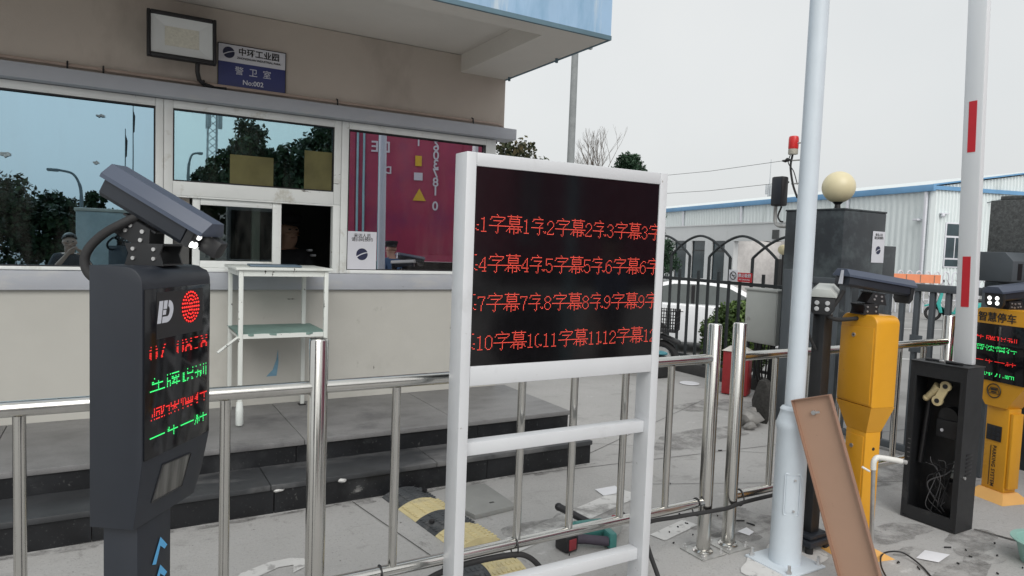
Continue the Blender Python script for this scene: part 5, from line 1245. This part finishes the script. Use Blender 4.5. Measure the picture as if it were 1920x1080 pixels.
# ================================================================== low office
oA = V(28.5, 30.8, -.3)
of = thing("office_building", "low white flat roofed office with tall dark windows and a recessed porch", "building", tuple(oA), math.degrees(math.atan2(-.951, -.31)))
# local x runs right along the facade, local y goes into the building (left of x), front is -y ... facade normal (-.951,.31) = local +... set below
sgn = 1
bw = MB(); FH = 3.30
def wallx(B, x0, x1, z0, z1, y0=0, y1=.25): B.bx(x0, x1, y0, y1, z0, z1)
wins = [(-4.9, -3.5), (-2.7, -1.2), (-.6, .0), (1.2, 2.72), (3.33, 4.85), (5.58, 6.9)]
xs = -14
for (a, c) in wins: wallx(bw, xs, a, 0, FH); wallx(bw, a, c, 0, .38); wallx(bw, a, c, 2.52, FH); xs = c
wallx(bw, xs, 7.74, 0, FH); wallx(bw, 7.741, 12.3, 2.51, FH); wallx(bw, 12.301, 12.9, 0, FH)
bw.build("front_wall", 'officewhite', of)
B = MB(); B.bx(-14, 7.74, .26, 3.2, .0, FH-.05); B.bx(7.741, 12.3, 2.6, 3.2, 0, FH-.05); B.bx(12.301, 12.88, .26, 3.2, 0, FH-.05)
B.build("rear_block", 'porch', of)
MB().bx(9.75, 12.29, 1.2, 1.45, 0, 2.32).build("porch_wall", 'officewhite', of)
w_ = MB().bx(8.45, 9.70, 2.52, 2.60, 1.25, 2.35).build("window", 'darkglass', of)
B = MB()
for k in range(9): B.bx(8.47+k*.15, 8.50+k*.15, 2.46, 2.49, .45, 1.5)
B.bx(8.4, 9.74, 2.455, 2.495, 1.501, 1.54); B.build("window_bars", 'signwhite', of)
bdp = MB().bx(9.62, 10.12, 1.12, 1.19, .35, 1.72).build("name_board", 'inkblack', of)
MB().bx(11.1, 11.35, 1.13, 1.19, .2, 1.15).build("door", 'inkblack', of)
MB().bx(11.7, 12.0, 1.13, 1.19, .6, 1.3).build("notice_board", 'inkblack', of)
MB().bx(11.0, 11.45, -.06, -.005, 2.60, 3.0).build("plaque", 'pillargrit', of)
B = MB(); B.tube(bez([(7.9, 1.15, 2.62), (9.2, 1.1, 2.50), (10.4, 1.1, 2.58), (11.6, 1.1, 2.48), (12.25, 1.1, 2.6)]), .025, 6); B.build("cable", 'black', of)
gl2 = thing("globe_lamp", "small cream globe lamp glimpsed through the fence arches at the office porch", "lamp", tuple(of.location + Vector((-.31*10.9+.951*.6, -.951*10.9-.31*.6, 2.15))))
MB().ball((0, 0, 0), .23, 20).build("globe", 'globe', gl2); MB().tube([(0, 0, -2.13), (0, 0, -.21)], .04, 10).build("stand", 'black', gl2)
B = MB(); B.bx(-14.05, 12.95, -.05, .30, FH+.001, FH+.06); B.build("coping", 'officewhite', of)
for (a, c) in wins:
    w_ = MB().bx(a, c, .10, .20, .381, 2.519).build("window", 'darkglass', of)
    B = MB(); B.bx(a, c, .075, .099, 1.98, 2.03); B.bx(a, a+.05, .075, .0991, .382, 2.518); B.bx(c-.05, c, .075, .0991, .382, 2.518); B.build("frame", 'inkblack', w_)
# ================================================================== white car behind the fence
cr = thing("parked_car", "white saloon car parked behind the iron fence", "car", (8.70, 10.86, -.3), -44)
# local +x towards the nose, profile in x,z; side towards the viewer is -y
CW = 1.74
low = [(-.05, .42), (-.02, .78), (.10, .90), (.75, .955), (2.2, .93), (3.15, .90), (4.0, .80), (4.30, .62), (4.34, .34), (3.95, .22), (.35, .22), (.02, .28)]
B = MB(); B.prism(rounded(low, .07, 3), 'y', -CW/2, CW/2, bev=.05); B.build("body", 'carwhite', cr)
def house(B, ins, z0, pts):
    A = [B.bm.verts.new((q[0], -CW/2+ins+.17*(q[1]-z0)/.45, q[1])) for q in pts]; C_ = [B.bm.verts.new((q[0], CW/2-ins-.17*(q[1]-z0)/.45, q[1])) for q in pts]
    n = len(pts); B.bm.faces.new(A); B.bm.faces.new(C_[::-1])
    for i in range(n): B.bm.faces.new((A[(i+1) % n], A[i], C_[i], C_[(i+1) % n]))
    bmesh.ops.recalc_face_normals(B.bm, faces=B.bm.faces)
B = MB(); house(B, .06, .92, [(.30, .92), (.80, 1.26), (1.15, 1.355), (1.75, 1.37), (2.25, 1.31), (3.05, .92)]); B.build("roof", 'carwhite', cr)
B = MB(); house(B, .050, .92, [(.52, .945), (.90, 1.225), (1.2, 1.295), (1.72, 1.305), (2.18, 1.26), (2.82, .945)]); wq = B.build("side_windows", 'carglass', cr)
B = MB()
for xx in (1.55,): B.bx(xx-.03, xx+.03, -CW/2+.06, CW/2-.06, .95, 1.29)
B.build("window_pillar", 'black', cr)
for xx in (1.30, 2.32): MB().bx(xx-.09, xx+.09, -CW/2-.022, -CW/2+.002, .80, .825, .008).build("door_handle", 'silver', cr)
for xx in (1.10, 1.62, 2.62): MB().bx(xx-.004, xx+.004, -CW/2-.0015, -CW/2+.004, .30, .90).build("door_gap", 'inkblack', cr)
for xx in (.85, 3.50):
    for sy in (-1, 1):
        w_ = MB(); w_.tube([(xx, sy*(CW/2-.20), .31), (xx, sy*(CW/2+.006), .31)], .31, 28); w_ = w_.build("wheel", 'rubber', cr)
        q = MB(); q.tube([(xx, sy*(CW/2+.0065), .31), (xx, sy*(CW/2+.012), .31)], .20, 20); q.build("rim", 'silver', w_)
MB().box((2.72, -CW/2-.09, 1.0), (.12, .18, .12), bev=.04).build("mirror", 'carwhite', cr)
MB().box((.02, -CW/2+.14, .80), (.10, .26, .13), bev=.03).build("tail_light", 'rawred', cr)

# ================================================================== electric scooters
def scooter(label, loc, rz, shell, group="electric scooters", basket=False, seatmat='black'):
    t = thing("electric_scooter", label, "scooter", loc, rz, group)
    for xx in (-.55, .60):
        w_ = MB(); w_.tube([(xx+.20*math.cos(a), 0, .235+.20*math.sin(a)) for a in [k*math.pi/14 for k in range(29)]], .045, 8, cap=False); w_ = w_.build("wheel", 'rubber', t)
        q = MB(); q.tube([(xx, -.03, .235), (xx, .03, .235)], .15, 16); q.build("rim", 'silver', w_)
    B = MB(); B.prism(rounded([(-.75, .45), (-.20, .38), (.0, .24), (.32, .24), (.36, .30), (.05, .32), (-.05, .62), (-.72, .66)], .05, 3), 'y', -.14, .14, bev=.03); B.build("body", shell, t)
    B = MB(); B.prism(rounded([(.33, .26), (.42, .26), (.52, .55), (.40, 1.0), (.33, .98), (.40, .55)], .03, 3), 'y', -.17, .17, bev=.02); B.build("front_shield", shell, t)
    B = MB(); B.prism(rounded([(.40, .40), (.62, .50), (.86, .42), (.84, .48), (.62, .56), (.42, .50)], .02, 3), 'y', -.075, .075, bev=.015); B.build("mudguard", shell, t)
    B = MB(); B.box((-.38, 0, .72), (.62, .24, .10), bev=.04); B.build("seat", seatmat, t)
    B = MB(); B.tube([(.60, 0, .235), (.42, 0, .85), (.36, 0, 1.03)], .025, 8); B.tube([(.26, -.33, 1.06), (.36, -.10, 1.03), (.36, .10, 1.03), (.26, .33, 1.06)], .017, 8); B.build("handlebar", 'black', t)
    for sy in (-1, 1):
        q = MB(); q.tube([(.34, sy*.22, 1.05), (.36, sy*.28, 1.24)], .007, 6); q.ball((.36, sy*.29, 1.27), .055, 10, (.4, 1.2, .8)); q.build("mirror", 'black', t)
    q = MB(); q.ball((.45, 0, .93), .075, 12, (.7, 1, .9)); q.build("headlight", 'lampoff', t)
    if basket:
        B = MB()
        for z in (.62, .70, .78, .86):
            B.tube([(.48, -.17, z), (.80, -.19, z), (.80, .19, z), (.48, .17, z), (.48, -.17, z)], .007, 4, cap=False)
        for k in range(12):
            a = k/11; B.tube([(.48+.32*a, -.17-.02*a, .60), (.48+.32*a, -.17-.02*a, .87)], .006, 4); B.tube([(.80, -.19+.38*a, .60), (.80, -.19+.38*a, .87)], .006, 4); B.tube([(.48+.32*a, .17+.02*a, .60), (.48+.32*a, .17+.02*a, .87)], .006, 4)
        B.bx(.48, .80, -.17, .17, .595, .605); B.build("basket", 'black', t)
    return t
scooter("teal electric scooter parked in the yard beyond the steel gate", (22.9, 11.5, -.3), 118, 'scootteal')
scooter("dark electric scooter with basket by the iron fence, mostly behind the display board", (5.62, 6.95, 0), -52, 'blackmetal', basket=True)
hq = thing("cap_cover", "teal cloth cover bundled beside the scooter basket, right of the display board", "cover", (6.02, 6.50, 0))
MB().ball((0, 0, .31), .125, 18, (1, 1, .32)).build("cloth", 'saddle', hq); MB().bx(-.13, .13, -.13, .13, .002, .28, .03).build("bin", 'rubber', hq)
scooter("pale grey electric scooter parked right of the teal one", (25.3, 11.4, -.3), 112, 'cabinet')

# ================================================================== retractable gate, orange barrier
rg = thing("retractable_gate", "white retractable lattice gate with rounded tops across the yard", "gate", (24.1, 14.35, -.3))
gd = V(26.04-24.10, 13.2-14.32, 0).normalized()
def gp(s_, z, o_=0): return V(gd.x*s_-gd.y*o_, gd.y*s_+gd.x*o_, z)
bo = None
for k in range(-6, 22):
    s0 = k*.33
    B = MB(); B.tube([gp(-.10, .02), gp(-.10, 1.35), gp(-.07, 1.47), gp(0, 1.52), gp(.07, 1.47), gp(.10, 1.35), gp(.10, .02)], .022, 6); B.tube([gp(-.10, .5), gp(.10, .5)], .016, 5); B.tube([gp(-.10, 1.0), gp(.10, 1.0)], .016, 5)
    if bo is None: bo = B.build("hoop", 'signwhite', rg); bo.location = gp(s0, 0)
    else:
        B.bm.free(); inst(bo, gp(s0, 0))
B = MB()
for k in range(-6, 21):
    s0 = k*.33
    for z0 in (.25, .75): B.tube([gp(s0, z0, .04), gp(s0+.33, z0+.5, .04)], .012, 4); B.tube([gp(s0, z0+.5, -.04), gp(s0+.33, z0, -.04)], .012, 4)
B.build("scissor_lattice", 'silver', rg)
ob = thing("orange_barrier", "orange plastic barrier panel fixed along the top of the retractable gate", "barrier", (23.95, 14.25, -.3))
o_ = MB()
q = [(-.05, 1.10), (.05, 1.10), (.05, 1.40), (-.05, 1.40)]
m_ = Matrix(((gd.x, -gd.y, 0, 0), (gd.y, gd.x, 0, 0), (0, 0, 1, 0), (0, 0, 0, 1)))
B = MB(); B.prism(q, 'x', -1.2, 1.75, bev=.02); o = B.build("body", 'orange', ob); o.data.transform(m_)
for k in range(6):
    o = MB().bx(-1.0+k*.5, -.97+k*.5, -.060, -.0505, 1.12, 1.38).build("rib", 'brownrim', ob); o.data.transform(m_)

# ================================================================== what stands behind the viewer and shows in the glass
TB = "trees mirrored in the guardhouse windows"
def rtree(label, x, y_, h, rx, rz, seed, n=3600): tree(label, (x, y_, 0), h, rx, rz, 'leafdark', int(n*2.3), .115, TB, seed)
rtree("dense dark tree mirrored at the far left of the left window", -4.6, -22, 4.6, 2.4, 2.1, 21)
rtree("dark tree mirrored low in the left window, behind the mirrored street lamp", -2.4, -23, 3.9, 1.6, 1.7, 22)
rtree("small dark tree mirrored in the left window, just above the kiosk camera", -.55, -25, 4.1, 1.0, 1.5, 23, 2400)
rtree("dark tree mirrored at the left window's edge, farthest from the lamp", -7.5, -24, 5.2, 2.6, 2.4, 24)
rtree("broad dark tree mirrored in the middle of the upper middle window", 5.3, -20, 7.0, 2.1, 3.2, 25, 6000)
rtree("tall dark tree mirrored at the right of the upper middle window", 8.2, -21, 8.2, 2.4, 3.8, 26, 6500)
rtree("lower dark tree mirrored at the left of the upper middle window", 3.5, -19.5, 5.0, 1.0, 1.7, 27, 2600)
rtree("dark tree mirrored between the middle and right windows", 10.8, -23, 8.0, 2.6, 3.6, 28, 4000)
def street_lamp(label, x, y_, h, arm):
    t = thing("street_lamp", label, "street lamp", (x, y_, 0), 0, "street lamps mirrored in the windows")
    MB().tube(bez([(0, 0, 0), (0, 0, h*.6), (0, 0, h-.75), (arm*.08, 0, h-.35), (arm*.3, 0, h-.06), (arm*.75, 0, h+.02)], 6), [.07]*6+[.06]*6+[.05]*6+[.04]*13, 10).build("post", 'lampmetal', t)
    MB().box((arm*.92, 0, h+.01), (abs(arm)*.42, .2, .10), bev=.045).build("lamp_head", 'lampmetal', t)
street_lamp("curved street lamp mirrored in the left window", -.93, -16, 4.0, -.85)
street_lamp("curved street lamp mirrored low in the upper middle window", 2.45, -18, 4.75, .45)
mp = thing("lattice_mast", "pale telecom mast mirrored in the upper middle window", "mast", (5.76, -40, 0))
B = MB()
for z in range(0, 22):
    zz = z*.5
    for (a, c) in (((-.28, -.28), (.28, -.28)), ((.28, -.28), (.28, .28)), ((.28, .28), (-.28, .28)), ((-.28, .28), (-.28, -.28))): B.tube([(a[0], a[1], zz), (c[0], c[1], zz+.5)], .025, 4)
for a in ((-.28, -.28), (.28, -.28), (.28, .28), (-.28, .28)): B.tube([(a[0], a[1], 0), (a[0], a[1], 11.2)], .04, 5)
B.build("lattice", 'tower', mp)
for i in range(3): MB().box((.5*math.cos(i*2.1), .5*math.sin(i*2.1), 9.6), (.25, .25, 1.3), bev=.04).build("antenna", 'tower', mp)
for x, h, lab in ((.51, 7.7, "shorter thin flagpole mirrored in the left window"), (.86, 9.0, "taller thin flagpole mirrored in the left window")):
    t = thing("flagpole", lab, "flagpole", (x, -30, 0), 0, "flagpoles mirrored in the left window")
    MB().lathe([(.045, 0), (.02, h), (.0001, h+.02)], (0, 0, 0), 8).build("pole", 'lampmetal', t)
    B = MB(); B.prism([(0, h-.25), (.10, h-.6), (.07, h-1.4), (0, h-1.5)], 'y', -.03, .03); B.build("flag", 'inkblack', t)
# container on a trailer
ct = thing("shipping_container", "magenta shipping container mirrored in the right window", "container", (3.9, -2.2, .06))
CY = -2.2
B = MB(); B.bx(3.90, 9.8, CY-2.4, CY, 1.42, 4.25, .01); B.build("body", 'magenta', ct, True)
B = MB()
for x in (3.97, 9.73): B.bx(x-.06, x+.06, CY+.0005, CY+.03, 1.42, 4.25)
B.bx(4.031, 9.669, CY+.0005, CY+.03, 1.42, 1.55); B.bx(4.031, 9.669, CY+.0005, CY+.03, 4.1, 4.25)
for k in range(13): B.bx(6.15+k*.28, 6.15+k*.28+.13, CY+.0006, CY+.026, 1.551, 4.099)
B.build("side_rib", 'magenta', ct, True)
for x in (4.08, 4.20): MB().tube([(x, CY+.03, 1.6), (x, CY+.03, 4.05)], .022, 8).build("lock_rod", 'palebar', ct, True)
XR = (-1, 0, 0)   # read from the building side
def ctext(s, x, z, sz, mat='textwhite'): text("lettering", s, mat, ct, (x, CY+.033, z), XR, Z_, sz, bold=.004)
for i, ch in enumerate("EU603781"): ctext(ch, 5.60, 4.05-i*.176, .25)
ctext("0", 5.60, 2.52, .25)
for i, ch in enumerate("G1"): ctext(ch, 5.25, 3.96-i*.19, .24)
ctext("DE", 4.52, 3.62, .30); ctext("D", 4.66, 3.18, .20)
B = MB(); B.bx(5.19, 5.32, CY+.031, CY+.034, 3.30, 3.50); B.build("yellow_label", 'yellowtag', ct, True)
B = MB(); B.bx(5.17, 5.34, CY+.031, CY+.034, 3.02, 3.17); B.build("white_label", 'textwhite', ct, True)
B = MB(); B.prism([(5.15, 2.62), (5.41, 2.62), (5.28, 2.86)], 'y', CY+.031, CY+.034); B.build("hazard_triangle", 'yellowtag', ct, True)
B = MB(); B.bx(3.95, 9.8, CY-1.6, CY-.5, 1.1, 1.41); B.build("trailer_frame", 'black', ct, True)
for x in (4.3, 8.3, 9.2):
    MB().tube([(x, CY-.45, .5), (x, CY-.1, .5)], .5, 24).build("wheel", 'rubber', ct, True)
ct.rotation_euler.z = R(15)
p3 = thing("pale_post", "pale blue post mirrored in front of the container", "post", (4.36, -1.6, 0))
MB().lathe([(.058, 0), (.055, 4.2), (.0001, 4.21)], (0, 0, 0), 16).build("shaft", 'palebar', p3)
# box truck
tk = thing("box_truck", "grey box truck with a red cab mirrored in the left window", "truck", (.3, -9.6, 0))
MB().bx(-.80, .42, -11.5, -8.9, .75, 2.40, .03).build("cargo_box", 'truckgrey', tk, True)
MB().bx(-.84, .46, -11.52, -8.88, 2.4005, 2.48, .02).build("roof_trim", 'beaconbase', tk, True)
MB().bx(.52, 1.5, -11.3, -8.95, .45, 2.35, .10).build("cab", 'truckred', tk, True)
MB().bx(.75, 1.3, -8.95, -8.93, 1.45, 2.1, .005).build("cab_window", 'darkglass', tk, True)
for x in (-.4, 1.0): MB().tube([(x, -9.3, .42), (x, -8.95, .42)], .42, 20).build("wheel", 'rubber', tk, True)

# ================================================================== people
def person(name_label, loc, rz, mats_, pose, hair='hair', cap=False, group=None):
    """body grown as one skinned surface; +y is where the person faces"""
    t = thing("person", name_label, "person", loc, rz, group)
    J = dict(pelvis=((0, 0, .96), .125), spine=((0, .0, 1.12), .115), chest=((0, -.005, 1.30), .135), neck=((0, .0, 1.455), .058), jaw=((0, .025, 1.54), .070), head=((0, .02, 1.62), .086), crown=((0, .012, 1.685), .066),
             nose=((0, .118, 1.585), .014))
    for s_, k in ((-1, 'l'), (1, 'r')):
        J['sh'+k] = ((s_*.165, -.01, 1.395), .066); J['hip'+k] = ((s_*.09, 0, .90), .088); J['kn'+k] = ((s_*.10, .015, .50), .062)
        J['an'+k] = ((s_*.10, -.02, .09), .042); J['toe'+k] = ((s_*.115, .14, .035), .034); J['ear'+k] = ((s_*.088, .0, 1.60), .018)
        J['el'+k] = ((s_*.23, -.03, 1.12), .046); J['wr'+k] = ((s_*.24, .06, .88), .030)
    J.update(pose)
    Eg = [('pelvis', 'spine'), ('spine', 'chest'), ('chest', 'neck'), ('neck', 'jaw'), ('jaw', 'head'), ('head', 'crown'), ('jaw', 'nose')]
    for k in 'lr':
        Eg += [('chest', 'sh'+k), ('sh'+k, 'el'+k), ('el'+k, 'wr'+k), ('pelvis', 'hip'+k), ('hip'+k, 'kn'+k), ('kn'+k, 'an'+k), ('an'+k, 'toe'+k), ('head', 'ear'+k)]
        w_ = V(*J['wr'+k][0]); e_ = V(*J['el'+k][0]); d = (w_-e_).normalized(); sd_ = d.cross(V(0, 0, 1)) if abs(d.z) < .9 else d.cross(V(0, 1, 0)); sd_.normalize(); dn = d.cross(sd_)
        J['pa'+k] = (tuple(w_+d*.055), .028); Eg.append(('wr'+k, 'pa'+k))
        for i, (off, ln_) in enumerate(((-.033, .072), (-.011, .085), (.011, .080), (.033, .062))):
            a = w_+d*.085+sd_*off; b1 = a+d*ln_*.5+dn*.010; c1 = a+d*ln_+dn*.032
            J[f'f{k}{i}a'] = (tuple(a), .0095); J[f'f{k}{i}b'] = (tuple(b1), .0088); J[f'f{k}{i}c'] = (tuple(c1), .0075)
            Eg += [('pa'+k, f'f{k}{i}a'), (f'f{k}{i}a', f'f{k}{i}b'), (f'f{k}{i}b', f'f{k}{i}c')]
        a = w_+d*.03+sd_*-.038; b1 = w_+d*.065+sd_*-.062+dn*.012
        J[f't{k}a'] = (tuple(a), .011); J[f't{k}b'] = (tuple(b1), .009); Eg += [('wr'+k, f't{k}a'), (f't{k}a', f't{k}b')]
    nm = list(J); ix = {q: i for i, q in enumerate(nm)}
    me = bpy.data.meshes.new("person"); me.from_pydata([J[q][0] for q in nm], [(ix[a], ix[b_]) for a, b_ in Eg], []); me.update()
    o = bpy.data.objects.new("tmp", me); S.collection.objects.link(o)
    sk = o.modifiers.new("skin", 'SKIN'); sb_ = o.modifiers.new("sub", 'SUBSURF'); sb_.levels = 2; sb_.render_levels = 2
    if not me.skin_vertices: me.skin_vertices.new() if hasattr(me.skin_vertices, 'new') else None
    for i, q in enumerate(nm):
        v = me.skin_vertices[0].data[i]; v.radius = (J[q][1], J[q][1]); v.use_root = (q == 'pelvis')
    dg = bpy.context.evaluated_depsgraph_get(); ev = bpy.data.meshes.new_from_object(o.evaluated_get(dg)); bpy.data.objects.remove(o)
    P_ = np.array([J[q][0] for q in nm]); tp = []
    for q in nm:
        if q in ('jaw', 'head', 'crown', 'nose') or q.startswith(('ear', 'pa', 'f', 't')) and not q.startswith('toe') or q.startswith('wr'): tp.append(0)
        elif q in ('pelvis',) or q.startswith(('hip', 'kn')): tp.append(2)
        elif q.startswith(('an', 'toe')): tp.append(3)
        elif q == 'neck': tp.append(0)
        else: tp.append(1)
    ev.materials.clear()
    for m in mats_: ev.materials.append(MT[m])
    ni_ = nm.index('neck')
    for f in ev.polygons:
        k_ = int(((P_-np.array(f.center))**2).sum(1).argmin())
        f.material_index = 1 if (k_ == ni_ and f.center.z < 1.445) else tp[k_]; f.use_smooth = True
    b_ = bpy.data.objects.new("body", ev); S.collection.objects.link(b_); b_.parent = t
    hd = V(*J['head'][0])
    B = MB(); B.ball(hd+V(0, -.018, .028), .104, 20, (.90, 1.0, .92))
    bmesh.ops.delete(B.bm, geom=[v for v in B.bm.verts if v.co.z < hd.z+.005+.55*max(0, v.co.y-hd.y+.02)], context='VERTS'); B.build("hair", hair, t)
    for s_ in (-1, 1): MB().ball(hd+V(s_*.033, .083, .0), .011, 10, (1.2, .5, .6)).build("eye", 'inkblack', t)
    MB().ball(hd+V(0, .088, -.072), .020, 10, (1.2, .35, .22)).build("mouth", 'lips', t)
    if cap:
        B = MB(); B.lathe([(.104, -.0), (.106, .03), (.122, .060), (.108, .085), (.0001, .092)], hd+V(0, -.005, .052), 24); B.tube([hd+V(-.085, .07, .055), hd+V(-.05, .13, .043), hd+V(0, .148, .040), hd+V(.05, .13, .043), hd+V(.085, .07, .055)], [.006, .012, .014, .012, .006], 8); B.build("cap", 'uniform', t)
    return t
raised = dict(elr=((.30, .10, 1.16), .044), wrr=((.14, .25, 1.42), .028), ell=((-.26, .10, 1.14), .044), wrl=((-.05, .23, 1.44), .028))
person("man in a dark shirt holding one hand at his chin, mirrored in the left window", (-.53, -.42, -.05), -8, ('skin', 'shirtdark', 'trousers', 'shoes'), raised)
person("man in a blue shirt and cap mirrored low in the right window", (4.28, -.75, .02), 165, ('skin', 'shirtblue', 'trousers', 'shoes'), {}, cap=True)
g_ = person("guard in a black uniform and peaked cap standing inside behind the open hatch", (1.34, 6.30, .05), 195, ('skin', 'uniform', 'uniform', 'shoes'), dict(elr=((.24, .14, 1.14), .05), wrr=((.06, .28, 1.20), .03), ell=((-.25, .10, 1.14), .05), wrl=((-.05, .30, 1.18), .03)), cap=True)
for (x, y_, z) in ((-.19, .05, 1.44), (-.225, .05, 1.395)): MB().box((x, y_, z), (.035, .05, .02), bev=.004).build("shoulder_badge", 'textwhite', g_)
MB().box((-.06, .148, 1.29), (.09, .006, .012)).build("chest_badge", 'textwhite', g_)
